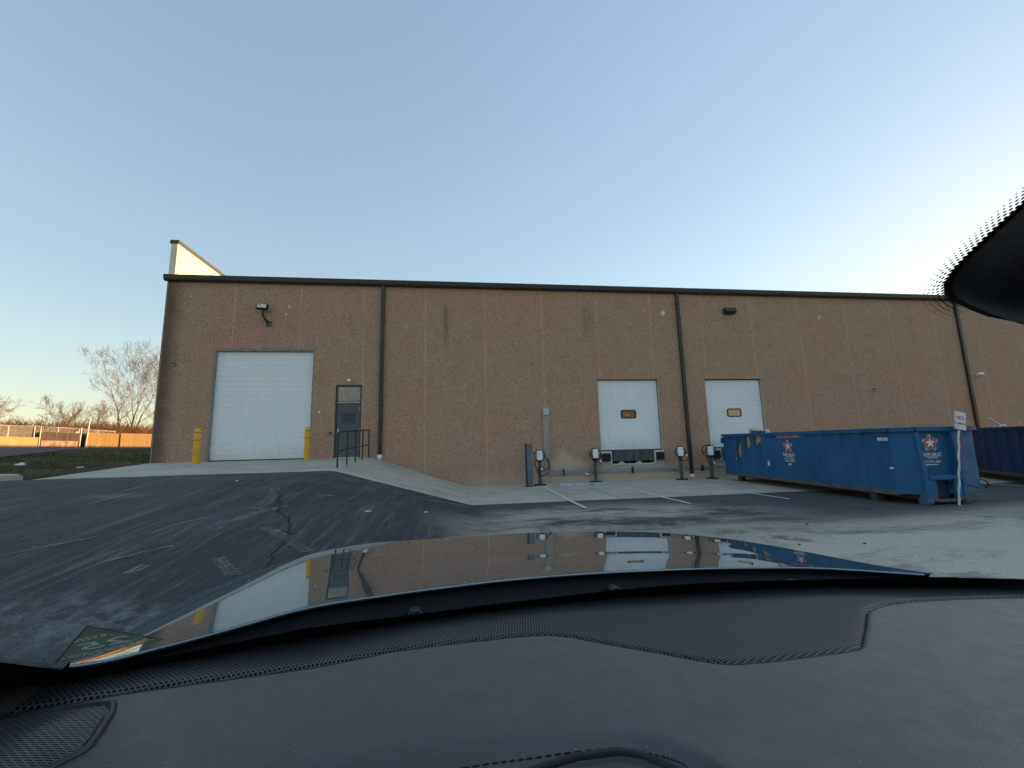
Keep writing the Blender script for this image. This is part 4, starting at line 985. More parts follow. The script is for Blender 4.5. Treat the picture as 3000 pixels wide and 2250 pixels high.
# far wood closing the horizon
mb = MB()
for i in range(5000):
    a = R.uniform(radians(100), radians(152)); r = R.uniform(150, 190); x, y = 8 + cos(a)*r, -17 + sin(a)*r; b = 4.; h = R.uniform(2, 6.5)*(.8 + .5*noise.noise(Vector((a*20, 0, 0))))
    w = R.uniform(.2, .8); mb.add([(x-w, y, b), (x+w, y, b), (x+R.uniform(-1,1), y, b+h)], [(0,1,2)])
tag(obj('far_wood', mb, M['twig'], fix=False), 'far brown leafless wood along the horizon', 'wood', kind='stuff')

mb = MB()
for i in range(7000):
    x = R.uniform(-60, 80); y = R.uniform(-95, -82); h = R.uniform(5, 17)*(.8 + .4*noise.noise(Vector((x*.12, 0, 0)))); w = R.uniform(.05, .22)
    b = R.uniform(-.5, h*.5); mb.add([(x-w, y, b), (x+w, y, b), (x+R.uniform(-.8,.8), y, b+h*.6)], [(0,1,2)])
tag(obj('far_wood', mb, M['twig'], fix=False), 'brown leafless wood across the lot behind the car', 'wood', kind='stuff')

# ------------------------------------------------------------------ bare trees
def bare_tree(name, label, base, h, r0, seed, stems=1, spread=.55, group=None, lean=0., twig=.014, bush=False, dmax=6):
    rr = random.Random(seed); T = thing(name, label, 'tree', base, 0, group); tk, cr = MB(), MB()
    def grow(p, d, l, r, depth):
        n = 4 if depth < 3 else 3; pts = [p]; rs = [r]
        for i in range(n):
            d = (d + Vector((rr.gauss(0, .10), rr.gauss(0, .10), .06 if depth else .04))).normalized(); pts.append(pts[-1] + d*l/n); rs.append(max(r*(1 - .5*(i+1)/n), twig))
        (tk if depth < 2 else cr).tube(pts, rs, 7 if depth < 2 else (4 if depth < 4 else 3), cap=False)
        if depth >= dmax or l < .20: return
        k = 2 if rr.random() < .55 else 3
        for q in range(k):
            ax = d.orthogonal().normalized(); ax.rotate(Matrix.Rotation(rr.uniform(0, 2*pi), 3, d)); ang = rr.uniform(.25, spread + .12*depth*.5)
            nd = d.copy(); nd.rotate(Matrix.Rotation(ang, 3, ax)); grow(pts[-1], nd, l*rr.uniform(.62, .84), rs[-1]*(.78 if q == 0 else .62), depth + 1)
        for i in range(1, n):
            if rr.random() < (.85 if depth < 4 else .68):
                ax = d.orthogonal().normalized(); ax.rotate(Matrix.Rotation(rr.uniform(0, 2*pi), 3, d)); nd = d.copy(); nd.rotate(Matrix.Rotation(rr.uniform(.6, 1.15), 3, ax)); nd.z += .12; nd.normalize()
                grow(pts[i], nd, l*rr.uniform(.42, .68), rs[i]*.45, depth + 2)
    for s_ in range(stems):
        a = rr.uniform(0, 6.28); d0 = Vector((cos(a)*.12*(stems > 1)*(3 if bush else 1), sin(a)*.14*(stems > 1)*(3 if bush else 1) + lean, 1)).normalized()
        grow(Vector((rr.uniform(-.2,.2)*(stems > 1), rr.uniform(-.4,.4)*(stems > 1), -.15)), d0, h*.30*rr.uniform(.9, 1.1), r0, 0 if not bush else 1)
    if tk.v: obj('trunk', tk, M['bark'], T, 180, fix=False)
    obj('crown', cr, M['bark'] if not bush else M['twig'], T, 180, fix=False); return T
GT = 'bare trees beyond the fence'
def tz_(x, y): return lawn_z(x, y)
bare_tree('bare_tree', 'tallest bare tree with pale upright limbs beyond the board fence', (-50, 66.8, tz_(-50,66.8)), 20.5, .28, 11, 1, .52, GT, -.02)
bare_tree('bare_tree', 'bare twin of the tallest tree, its stem leaning outwards', (-50.5, 69.6, tz_(-50,69.6)), 19.5, .23, 23, 2, .48, GT, .04)
bare_tree('bare_tree', 'bare tree half hidden by the warehouse corner', (-49, 75.2, tz_(-49,75)), 16, .24, 31, 1, .5, GT, .03)
bare_tree('bare_tree', 'slender grey bare tree between the gate and the tallest tree', (-50, 59.4, tz_(-50,59.4)), 9.0, .10, 44, 2, .6, GT, dmax=5)
bare_tree('bare_tree', 'low bushy bare tree above the gate', (-50, 54.6, tz_(-50,54.6)), 7.6, .11, 52, 3, .6, GT, dmax=5)
bare_tree('bare_tree', 'bare tree cut by the left edge above the block wall', (-50, 44.6, tz_(-50,44.6)), 7.2, .10, 64, 3, .65, GT, dmax=5)
for i, (y, hh, lb) in enumerate(((57.2, 4.6, 'orange leafless bush right of the low bushy tree'), (51.5, 4.0, 'orange leafless bush above the gate, left of the bushy tree'), (62.8, 4.6, 'dark leafless bush at the foot of the tallest tree'), (72.5, 5.0, 'tangled leafless bush by the warehouse corner'))):
    bare_tree('bare_bush', lb, (-46.5, y, tz_(-46,y)), hh, .05, 80 + i, 7, .75, 'leafless bushes behind the fence', 0, .010, True, 5)
# trees across the lot, seen mirrored in the door panes
for i, (x, y) in enumerate(((-13, -60), (-8, -57), (-3, -63), (-18, -66), (30, -60), (38, -64), (46, -58), (12, -70))):
    if i == 0: t0 = bare_tree('bare_tree', 'bare tree across the lot, behind the car', (x, y, -.5), 17, .24, 91, 2, .55, 'bare trees across the lot')
    else: dup(t0, (x, y, -.5), i*1.7)
# ------------------------------------------------------------------ the car we sit in (local axes: x right, y forward, z up from the ground)
EYE = Vector((8.4977, -17.2535, 1.4271)); GZ = -.20; HC = EYE.z - GZ
CAR = thing('car', 'grey green car with a black dashboard, seen from its driver seat', 'car', (EYE.x, EYE.y, GZ), radians(11))
XC = .495
yr = lambda x: .975 - .22*(x - XC)**2                                  # rear edge of the bonnet, in plan
zr = lambda x: -.02670*(x-XC)**2 - .04234*(x-XC) - .29661
zg = lambda x: .01622*(clamp(x,-.6,1.6)-XC)**2 - .05270*(clamp(x,-.6,1.6)-XC) - .32181
yg = lambda x: yr(x) - .11                                             # front edge of the dashboard
zd = lambda x, y: zg(x) + .02*(yg(x) - y)
Wy = lambda x, z: yg(x) + .025 - 1.6*(z - (zg(x) - .01))               # windshield
# bonnet surface: columns across the car, each a row of points (0.1 mm, height 0.01 mm) from the cowl to the nose
HOOD = """-3836,8052,-28074 -3841,8062,-28086 -3846,8072,-28100 -3852,8083,-28115 -3857,8094,-28131 -3863,8105,-28149 -3869,8117,-28168 -3875,8130,-28189 -3882,8143,-28211 -3884,8148,-28221 -3886,8152,-28228 -3888,8156,-28235 -3888,8156,-28236 -3890,8160,-28242 -3892,8164,-28249 -3894,8168,-28257 -3895,8171,-28262 -3896,8172,-28264 -3898,8176,-28272 -3900,8180,-28280 -3902,8184,-28289 -3903,8186,-28291 -3904,8189,-28297 -3910,8201,-28322 -3918,8218,-28357 -3927,8235,-28394 -3936,8254,-28435 -3946,8273,-28479 -3956,8294,-28529 -3967,8317,-28583 -3979,8341,-28644 -3992,8368,-28711
-3684,8109,-28319 -3697,8138,-28353 -3710,8167,-28390 -3724,8197,-28431 -3739,8229,-28475 -3754,8262,-28523 -3770,8297,-28575 -3786,8333,-28632 -3803,8371,-28694 -3811,8386,-28721 -3816,8398,-28740 -3821,8409,-28759 -3821,8410,-28762 -3826,8420,-28779 -3831,8432,-28799 -3837,8444,-28820 -3840,8452,-28836 -3842,8456,-28842 -3848,8468,-28864 -3853,8480,-28886 -3859,8493,-28909 -3861,8497,-28916 -3865,8506,-28933 -3882,8543,-29004 -3904,8593,-29100 -3928,8646,-29206 -3953,8702,-29323 -3981,8763,-29451 -4010,8828,-29594 -4042,8899,-29753 -4076,8976,-29931 -4114,9060,-30131
-3529,8168,-28489 -3549,8213,-28543 -3570,8260,-28601 -3591,8309,-28665 -3614,8360,-28734 -3637,8413,-28809 -3662,8469,-28892 -3688,8528,-28982 -3715,8589,-29079 -3726,8615,-29121 -3734,8633,-29151 -3742,8652,-29182 -3743,8654,-29186 -3750,8670,-29213 -3758,8689,-29246 -3767,8709,-29279 -3773,8723,-29303 -3775,8728,-29313 -3784,8748,-29348 -3793,8769,-29384 -3802,8789,-29420 -3804,8795,-29431 -3811,8810,-29458 -3838,8872,-29571 -3873,8954,-29725 -3911,9041,-29895 -3952,9135,-30082 -3996,9236,-30290 -4043,9345,-30521 -4094,9464,-30780 -4150,9594,-31071 -4212,9738,-31400
-3370,8226,-28554 -3396,8287,-28623 -3422,8350,-28699 -3450,8416,-28781 -3479,8485,-28871 -3509,8557,-28970 -3541,8633,-29077 -3575,8713,-29195 -3610,8797,-29324 -3624,8832,-29378 -3635,8856,-29418 -3645,8882,-29458 -3647,8885,-29464 -3656,8907,-29500 -3667,8933,-29543 -3678,8960,-29587 -3686,8979,-29619 -3689,8987,-29632 -3701,9014,-29678 -3712,9042,-29725 -3724,9070,-29774 -3727,9079,-29788 -3736,9099,-29824 -3772,9185,-29974 -3819,9298,-30180 -3869,9419,-30407 -3923,9550,-30659 -3981,9691,-30939 -4045,9845,-31253 -4114,10013,-31605 -4190,10198,-32004 -4274,10403,-32458
-3206,8286,-28535 -3236,8361,-28617 -3267,8440,-28706 -3300,8522,-28804 -3335,8608,-28912 -3371,8699,-29030 -3409,8794,-29159 -3449,8894,-29301 -3491,9000,-29457 -3508,9044,-29523 -3521,9076,-29571 -3533,9108,-29620 -3535,9113,-29628 -3546,9141,-29671 -3559,9174,-29723 -3573,9207,-29776 -3582,9232,-29815 -3586,9242,-29831 -3600,9277,-29888 -3614,9312,-29946 -3628,9348,-30005 -3633,9359,-30022 -3643,9385,-30066 -3686,9495,-30251 -3743,9640,-30504 -3805,9797,-30785 -3872,9967,-31099 -3944,10151,-31449 -4023,10352,-31843 -4109,10574,-32289 -4205,10821,-32798 -4313,11096,-33381
-3036,8346,-28480 -3070,8436,-28573 -3105,8531,-28675 -3143,8630,-28787 -3182,8734,-28911 -3223,8843,-29047 -3266,8959,-29196 -3312,9081,-29361 -3360,9211,-29542 -3381,9265,-29619 -3395,9303,-29675 -3410,9343,-29733 -3412,9348,-29741 -3425,9383,-29792 -3440,9424,-29853 -3455,9465,-29915 -3467,9495,-29961 -3471,9507,-29980 -3487,9550,-30046 -3503,9594,-30114 -3520,9639,-30185 -3525,9652,-30205 -3537,9685,-30257 -3588,9820,-30475 -3655,10002,-30776 -3728,10198,-31111 -3806,10411,-31487 -3893,10645,-31911 -3987,10902,-32390 -4092,11186,-32936 -4209,11505,-33563 -4341,11864,-34289
-2859,8407,-28422 -2896,8513,-28526 -2935,8624,-28639 -2976,8740,-28765 -3020,8863,-28903 -3065,8992,-29055 -3113,9129,-29223 -3164,9275,-29409 -3219,9429,-29614 -3241,9494,-29702 -3257,9540,-29766 -3274,9587,-29831 -3276,9594,-29841 -3291,9635,-29899 -3308,9684,-29968 -3325,9734,-30039 -3338,9770,-30092 -3343,9784,-30113 -3361,9836,-30189 -3380,9889,-30267 -3398,9943,-30347 -3404,9959,-30371 -3418,9998,-30430 -3475,10163,-30682 -3552,10383,-31029 -3635,10622,-31418 -3726,10884,-31857 -3825,11172,-32353 -3935,11491,-32919 -4058,11846,-33567 -4196,12247,-34318 -4353,12704,-35194
-2675,8470,-28366 -2715,8590,-28478 -2757,8716,-28601 -2800,8850,-28737 -2847,8991,-28887 -2896,9139,-29053 -2947,9297,-29237 -3002,9465,-29440 -3061,9644,-29665 -3085,9719,-29762 -3103,9773,-29832 -3121,9827,-29904 -3123,9835,-29914 -3139,9883,-29978 -3158,9940,-30055 -3177,9998,-30134 -3190,10040,-30191 -3196,10057,-30215 -3216,10118,-30299 -3236,10180,-30385 -3256,10243,-30474 -3262,10261,-30500 -3277,10307,-30566 -3340,10500,-30845 -3424,10758,-31231 -3516,11041,-31666 -3616,11351,-32158 -3727,11693,-32717 -3849,12073,-33356 -3987,12500,-34092 -4143,12983,-34949 -4320,13536,-35956
-2484,8533,-28295 -2525,8666,-28412 -2568,8807,-28542 -2613,8955,-28685 -2661,9111,-28843 -2711,9277,-29018 -2765,9453,-29212 -2822,9641,-29426 -2883,9841,-29664 -2908,9925,-29766 -2926,9985,-29841 -2945,10047,-29917 -2948,10056,-29928 -2964,10109,-29996 -2983,10173,-30077 -3003,10239,-30160 -3017,10286,-30222 -3023,10305,-30246 -3044,10373,-30335 -3065,10443,-30427 -3086,10514,-30521 -3092,10534,-30549 -3108,10586,-30619 -3173,10803,-30915 -3261,11095,-31327 -3357,11415,-31790 -3463,11766,-32315 -3580,12154,-32913 -3709,12586,-33597 -3855,13072,-34388 -4020,13623,-35309 -4209,14256,-36394
-2286,8597,-28192 -2327,8740,-28312 -2369,8892,-28444 -2414,9052,-28590 -2461,9221,-28751 -2512,9401,-28930 -2565,9591,-29127 -2621,9794,-29346 -2682,10011,-29588 -2707,10102,-29692 -2725,10167,-29768 -2744,10234,-29845 -2746,10244,-29857 -2763,10302,-29926 -2782,10371,-30008 -2801,10442,-30093 -2816,10493,-30156 -2822,10514,-30181 -2842,10588,-30272 -2863,10663,-30365 -2884,10740,-30461 -2891,10762,-30489 -2906,10819,-30561 -2971,11054,-30862 -3059,11371,-31281 -3155,11718,-31753 -3261,12099,-32287 -3377,12520,-32895 -3507,12989,-33591 -3652,13515,-34393 -3817,14112,-35328 -4005,14796,-36425
-2081,8661,-28055 -2119,8813,-28174 -2160,8973,-28305 -2203,9142,-28450 -2248,9320,-28610 -2296,9510,-28787 -2347,9711,-28982 -2402,9925,-29198 -2460,10154,-29438 -2484,10250,-29541 -2501,10319,-29615 -2519,10389,-29692 -2521,10399,-29703 -2537,10461,-29771 -2555,10534,-29853 -2574,10608,-29936 -2588,10663,-29998 -2593,10685,-30023 -2613,10762,-30112 -2633,10842,-30204 -2654,10923,-30299 -2660,10946,-30327 -2675,11006,-30397 -2737,11253,-30694 -2821,11587,-31105 -2913,11952,-31568 -3013,12351,-32091 -3124,12793,-32685 -3247,13283,-33364 -3385,13833,-34144 -3541,14454,-35050 -3719,15162,-36109
-1867,8726,-27890 -1903,8884,-28007 -1941,9051,-28135 -1981,9227,-28276 -2023,9413,-28432 -2068,9611,-28604 -2115,9820,-28794 -2166,10043,-29004 -2220,10282,-29236 -2242,10381,-29335 -2259,10453,-29408 -2275,10526,-29482 -2277,10536,-29493 -2292,10600,-29558 -2309,10676,-29637 -2326,10754,-29718 -2339,10810,-29778 -2344,10833,-29802 -2363,10913,-29888 -2381,10996,-29977 -2400,11080,-30068 -2406,11104,-30095 -2420,11166,-30163 -2477,11423,-30449 -2555,11768,-30845 -2640,12145,-31289 -2733,12558,-31790 -2835,13012,-32358 -2948,13516,-33004 -3075,14078,-33744 -3217,14711,-34599 -3378,15429,-35594
-1645,8791,-27710 -1678,8956,-27823 -1712,9129,-27947 -1749,9312,-28084 -1787,9506,-28235 -1828,9711,-28401 -1871,9929,-28585 -1917,10161,-28787 -1966,10408,-29011 -1987,10512,-29107 -2002,10586,-29177 -2017,10661,-29248 -2019,10672,-29259 -2032,10739,-29322 -2047,10817,-29398 -2063,10898,-29476 -2075,10956,-29533 -2080,10980,-29556 -2096,11063,-29639 -2113,11149,-29724 -2130,11236,-29812 -2135,11261,-29838 -2148,11325,-29902 -2200,11591,-30177 -2271,11948,-30556 -2348,12338,-30981 -2432,12763,-31459 -2524,13231,-31998 -2626,13748,-32611 -2739,14324,-33311 -2867,14970,-34117 -3010,15700,-35049
-1414,8857,-27528 -1443,9029,-27639 -1474,9209,-27760 -1507,9400,-27893 -1541,9602,-28041 -1577,9816,-28203 -1616,10043,-28381 -1657,10284,-28578 -1701,10542,-28796 -1719,10650,-28889 -1732,10728,-28957 -1745,10807,-29026 -1747,10818,-29037 -1759,10887,-29098 -1773,10969,-29172 -1787,11053,-29247 -1797,11114,-29303 -1802,11138,-29325 -1816,11226,-29406 -1831,11315,-29488 -1847,11406,-29574 -1851,11432,-29599 -1863,11499,-29662 -1909,11776,-29928 -1972,12149,-30295 -2041,12554,-30706 -2115,12997,-31169 -2197,13484,-31690 -2288,14022,-32281 -2388,14621,-32955 -2501,15291,-33728 -2628,16047,-34622
-1173,8923,-27380 -1199,9102,-27489 -1225,9290,-27609 -1253,9489,-27741 -1283,9700,-27887 -1315,9923,-28047 -1348,10161,-28224 -1384,10413,-28419 -1422,10683,-28634 -1437,10797,-28726 -1449,10878,-28793 -1460,10960,-28862 -1462,10972,-28872 -1472,11045,-28933 -1484,11131,-29006 -1497,11219,-29081 -1505,11283,-29136 -1509,11308,-29158 -1522,11400,-29237 -1535,11493,-29319 -1548,11589,-29404 -1552,11617,-29428 -1562,11687,-29491 -1603,11978,-29754 -1657,12369,-30118 -1717,12796,-30526 -1782,13263,-30984 -1853,13776,-31501 -1932,14343,-32088 -2019,14975,-32757 -2117,15683,-33525 -2228,16482,-34412
-926,8988,-27308 -946,9174,-27418 -968,9370,-27538 -992,9578,-27670 -1016,9797,-27817 -1042,10030,-27978 -1070,10278,-28155 -1099,10543,-28351 -1130,10825,-28568 -1144,10944,-28661 -1153,11029,-28729 -1163,11116,-28798 -1164,11128,-28808 -1172,11204,-28869 -1182,11294,-28943 -1193,11387,-29018 -1200,11454,-29074 -1203,11481,-29096 -1214,11577,-29176 -1224,11675,-29259 -1235,11775,-29344 -1239,11805,-29369 -1247,11878,-29432 -1281,12184,-29698 -1326,12597,-30067 -1375,13047,-30479 -1430,13540,-30944 -1489,14084,-31469 -1555,14686,-32065 -1628,15358,-32747 -1710,16112,-33531 -1803,16967,-34439
-683,9050,-27325 -699,9242,-27436 -716,9445,-27558 -734,9660,-27692 -753,9888,-27840 -773,10130,-28004 -795,10387,-28184 -817,10662,-28383 -842,10957,-28603 -852,11080,-28698 -859,11169,-28766 -867,11259,-28837 -868,11272,-28847 -874,11352,-28909 -882,11446,-28984 -890,11542,-29061 -896,11612,-29117 -898,11640,-29140 -907,11741,-29222 -915,11844,-29306 -924,11949,-29393 -926,11979,-29418 -932,12056,-29483 -959,12376,-29754 -994,12809,-30130 -1033,13282,-30552 -1075,13801,-31028 -1122,14373,-31566 -1174,15009,-32179 -1232,15720,-32881 -1297,16521,-33691 -1370,17431,-34631
-469,9103,-27396 -481,9300,-27509 -493,9508,-27632 -506,9729,-27769 -520,9964,-27919 -535,10213,-28086 -550,10478,-28269 -567,10762,-28472 -585,11066,-28696 -592,11193,-28793 -597,11285,-28862 -603,11378,-28934 -604,11392,-28945 -608,11474,-29008 -614,11571,-29085 -620,11671,-29163 -624,11743,-29221 -626,11773,-29244 -632,11877,-29328 -638,11983,-29413 -644,12092,-29502 -646,12123,-29528 -651,12203,-29593 -670,12535,-29870 -696,12984,-30254 -725,13475,-30685 -756,14015,-31172 -790,14612,-31724 -828,15275,-32353 -871,16019,-33074 -919,16858,-33908 -973,17814,-34879
-298,9143,-27474 -306,9345,-27590 -315,9557,-27717 -324,9783,-27856 -333,10022,-28010 -343,10277,-28181 -354,10549,-28369 -365,10841,-28579 -378,11153,-28811 -383,11284,-28911 -386,11379,-28984 -390,11475,-29058 -391,11489,-29069 -394,11574,-29136 -398,11674,-29215 -402,11777,-29296 -405,11851,-29356 -406,11882,-29380 -410,11988,-29465 -414,12098,-29553 -419,12209,-29643 -420,12241,-29669 -423,12323,-29736 -436,12664,-30018 -454,13125,-30409 -474,13630,-30848 -495,14185,-31345 -519,14800,-31909 -545,15485,-32552 -575,16254,-33290 -608,17122,-34145 -646,18113,-35140
-161,9175,-27541 -166,9381,-27663 -171,9598,-27797 -176,9829,-27945 -182,10074,-28107 -189,10335,-28287 -195,10616,-28489 -202,10917,-28715 -209,11242,-28970 -213,11380,-29081 -215,11478,-29161 -217,11580,-29245 -217,11594,-29257 -219,11683,-29331 -222,11789,-29419 -224,11896,-29509 -226,11974,-29573 -227,12005,-29598 -229,12115,-29688 -232,12227,-29779 -235,12341,-29871 -235,12374,-29898 -237,12458,-29966 -245,12807,-30254 -256,13279,-30654 -268,13796,-31104 -282,14366,-31612 -296,14998,-32189 -312,15702,-32849 -330,16493,-33607 -351,17388,-34485 -374,18410,-35508
-36,9203,-27599 -38,9415,-27736 -40,9639,-27884 -42,9877,-28046 -44,10130,-28225 -47,10401,-28424 -49,10694,-28653 -52,11012,-28915 -55,11360,-29218 -56,11508,-29351 -57,11615,-29449 -58,11725,-29551 -58,11741,-29566 -58,11838,-29658 -59,11953,-29765 -60,12069,-29871 -61,12151,-29945 -61,12184,-29974 -62,12300,-30072 -63,12416,-30168 -64,12533,-30263 -65,12567,-30291 -65,12653,-30361 -69,13011,-30659 -73,13497,-31072 -78,14029,-31537 -83,14617,-32062 -89,15268,-32660 -95,15995,-33343 -102,16812,-34129 -110,17739,-35039 -119,18797,-36099
92,9230,-27657 93,9450,-27812 94,9682,-27979 96,9928,-28161 97,10191,-28360 98,10474,-28586 100,10783,-28851 102,11123,-29162 105,11499,-29529 106,11661,-29694 107,11779,-29817 108,11901,-29945 108,11919,-29964 109,12027,-30079 110,12155,-30214 111,12281,-30344 111,12371,-30430 111,12406,-30463 112,12528,-30573 113,12648,-30675 113,12769,-30775 114,12804,-30804 114,12893,-30877 116,13262,-31186 119,13762,-31614 122,14312,-32097 125,14918,-32644 129,15591,-33265 133,16343,-33976 138,17190,-34794 143,18151,-35743 149,19247,-36845
242,9261,-27721 247,9487,-27892 252,9725,-28074 257,9979,-28273 263,10249,-28490 269,10541,-28738 277,10863,-29033 285,11221,-29387 294,11622,-29811 298,11797,-30004 301,11924,-30148 304,12057,-30300 304,12076,-30322 307,12193,-30459 310,12332,-30618 313,12468,-30768 315,12563,-30866 316,12600,-30902 319,12727,-31021 322,12851,-31129 325,12975,-31232 325,13011,-31262 327,13101,-31337 335,13478,-31655 346,13990,-32096 359,14551,-32593 372,15172,-33155 387,15861,-33795 404,16631,-34527 423,17500,-35371 444,18485,-36349 469,19610,-37482
447,9302,-27808 457,9530,-27986 468,9771,-28177 479,10027,-28383 491,10301,-28608 504,10597,-28867 519,10925,-29178 535,11292,-29553 553,11705,-30006 562,11885,-30214 567,12017,-30369 574,12155,-30534 574,12175,-30558 580,12297,-30706 586,12440,-30878 593,12581,-31038 597,12679,-31141 599,12717,-31180 604,12846,-31303 610,12971,-31414 615,13096,-31518 617,13132,-31548 621,13223,-31624 637,13602,-31945 660,14117,-32391 685,14682,-32892 712,15306,-33460 742,15998,-34106 776,16773,-34845 814,17646,-35698 858,18636,-36684 907,19765,-37826
737,9356,-27934 754,9584,-28113 772,9825,-28304 792,10080,-28511 812,10353,-28738 834,10649,-28998 859,10977,-29312 887,11344,-29690 918,11757,-30150 932,11938,-30361 942,12071,-30518 952,12209,-30686 954,12229,-30710 963,12352,-30861 974,12496,-31035 984,12637,-31198 992,12734,-31302 995,12772,-31341 1004,12901,-31465 1014,13026,-31575 1023,13150,-31679 1025,13186,-31709 1032,13276,-31784 1060,13653,-32104 1099,14163,-32547 1140,14723,-33046 1187,15341,-33610 1238,16027,-34251 1295,16793,-34985 1360,17656,-35831 1433,18633,-36809 1516,19746,-37939
1105,9419,-28100 1131,9646,-28277 1159,9886,-28467 1188,10140,-28672 1219,10411,-28897 1253,10705,-29155 1290,11031,-29467 1332,11394,-29843 1379,11805,-30300 1400,11984,-30510 1415,12116,-30667 1431,12253,-30833 1433,12273,-30857 1447,12394,-31007 1463,12538,-31181 1479,12678,-31343 1490,12774,-31446 1495,12811,-31484 1509,12939,-31607 1524,13062,-31716 1538,13185,-31819 1542,13220,-31849 1552,13309,-31923 1594,13681,-32239 1652,14185,-32678 1715,14738,-33171 1785,15347,-33729 1862,16022,-34363 1948,16776,-35087 2045,17623,-35921 2155,18582,-36885 2279,19672,-37998
1522,9485,-28289 1558,9711,-28465 1596,9949,-28653 1636,10202,-28857 1679,10472,-29079 1726,10764,-29336 1778,11088,-29645 1835,11449,-30019 1900,11857,-30474 1929,12035,-30682 1950,12166,-30838 1971,12302,-31003 1974,12321,-31028 1994,12442,-31177 2016,12584,-31349 2039,12723,-31510 2054,12819,-31613 2060,12856,-31651 2080,12982,-31772 2099,13104,-31881 2119,13226,-31983 2124,13261,-32012 2138,13349,-32086 2197,13718,-32399 2276,14216,-32833 2363,14762,-33322 2459,15364,-33875 2565,16031,-34503 2684,16774,-35220 2816,17609,-36046 2967,18554,-36999 3137,19626,-38098
1965,9547,-28482 2011,9772,-28656 2061,10010,-28843 2113,10262,-29045 2168,10530,-29266 2228,10821,-29521 2295,11143,-29828 2369,11503,-30201 2453,11909,-30653 2489,12086,-30861 2516,12216,-31017 2544,12351,-31181 2548,12371,-31206 2573,12491,-31354 2602,12633,-31526 2630,12771,-31686 2650,12865,-31789 2657,12902,-31827 2683,13028,-31948 2708,13149,-32055 2733,13270,-32157 2740,13305,-32186 2758,13392,-32259 2834,13758,-32570 2936,14252,-33001 3048,14794,-33486 3171,15390,-34035 3307,16051,-34659 3458,16787,-35371 3628,17613,-36191 3821,18546,-37138 4039,19605,-38229
2426,9603,-28673 2483,9827,-28846 2544,10063,-29031 2608,10314,-29231 2676,10580,-29450 2749,10870,-29702 2831,11190,-30008 2922,11548,-30378 3025,11951,-30829 3069,12128,-31036 3102,12257,-31191 3136,12391,-31355 3141,12411,-31379 3172,12530,-31527 3208,12671,-31699 3242,12808,-31859 3266,12902,-31960 3276,12939,-31998 3307,13063,-32118 3338,13184,-32225 3368,13303,-32326 3377,13338,-32354 3399,13425,-32427 3492,13787,-32735 3616,14277,-33163 3753,14814,-33645 3903,15404,-34189 4069,16057,-34808 4254,16785,-35516 4461,17602,-36329 4696,18524,-37269 4961,19569,-38352
2905,9650,-28880 2972,9872,-29050 3044,10107,-29233 3120,10356,-29431 3200,10620,-29647 3288,10907,-29897 3384,11225,-30201 3492,11579,-30568 3614,11979,-31016 3667,12154,-31222 3706,12282,-31376 3746,12415,-31540 3752,12435,-31564 3788,12553,-31711 3830,12692,-31882 3872,12828,-32041 3900,12921,-32142 3911,12958,-32179 3948,13081,-32298 3985,13200,-32404 4021,13318,-32504 4031,13352,-32532 4057,13438,-32604 4166,13796,-32909 4313,14280,-33333 4474,14809,-33810 4651,15391,-34349 4847,16035,-34963 5064,16752,-35663 5308,17556,-36469 5584,18462,-37400 5895,19490,-38472
3399,9689,-29125 3478,9909,-29293 3560,10141,-29473 3648,10387,-29669 3741,10648,-29883 3842,10932,-30130 3953,11246,-30431 4078,11596,-30796 4218,11991,-31241 4280,12164,-31445 4324,12291,-31599 4371,12422,-31761 4378,12441,-31785 4419,12558,-31932 4468,12696,-32102 4516,12830,-32259 4548,12922,-32360 4561,12958,-32397 4604,13079,-32515 4646,13196,-32619 4687,13312,-32718 4699,13346,-32746 4729,13430,-32817 4855,13783,-33119 5024,14258,-33538 5208,14779,-34010 5412,15351,-34544 5636,15983,-35150 5885,16686,-35843 6165,17473,-36641 6480,18361,-37561 6836,19366,-38621
3909,9717,-29409 3998,9935,-29574 4091,10164,-29752 4191,10406,-29945 4296,10664,-30157 4410,10943,-30402 4537,11252,-30699 4677,11597,-31061 4836,11986,-31503 4905,12156,-31706 4956,12281,-31858 5009,12410,-32020 5016,12429,-32044 5063,12544,-32190 5118,12680,-32358 5172,12812,-32515 5209,12902,-32614 5223,12937,-32651 5272,13056,-32768 5319,13171,-32871 5366,13285,-32969 5379,13318,-32996 5413,13401,-33067 5554,13746,-33365 5744,14212,-33779 5952,14722,-34245 6180,15281,-34773 6432,15899,-35372 6712,16585,-36057 7025,17353,-36844 7377,18218,-37752 7775,19196,-38798
4432,9735,-29708 4531,9948,-29871 4636,10173,-30046 4746,10411,-30236 4863,10664,-30444 4990,10939,-30686 5131,11242,-30979 5287,11580,-31337 5464,11961,-31775 5540,12128,-31976 5597,12250,-32127 5655,12377,-32287 5664,12395,-32311 5716,12508,-32455 5777,12640,-32622 5837,12770,-32777 5877,12858,-32875 5893,12892,-32912 5947,13009,-33027 5999,13121,-33129 6051,13232,-33225 6065,13264,-33252 6103,13345,-33322 6259,13682,-33615 6469,14136,-34023 6698,14632,-34483 6950,15176,-35002 7227,15776,-35593 7535,16443,-36267 7879,17187,-37041 8265,18025,-37935 8701,18970,-38962
4968,9740,-30001 5077,9949,-30160 5191,10169,-30332 5313,10402,-30518 5441,10649,-30722 5580,10917,-30959 5734,11212,-31248 5905,11543,-31601 6098,11914,-32032 6182,12076,-32231 6243,12195,-32380 6307,12319,-32538 6317,12337,-32561 6373,12447,-32704 6440,12576,-32869 6505,12702,-33021 6550,12787,-33118 6567,12821,-33154 6626,12934,-33267 6682,13043,-33367 6738,13151,-33461 6754,13182,-33488 6795,13260,-33556 6965,13587,-33844 7193,14027,-34244 7442,14507,-34694 7715,15032,-35204 8015,15612,-35783 8348,16254,-36443 8719,16971,-37202 9135,17776,-38076 9604,18683,-39080
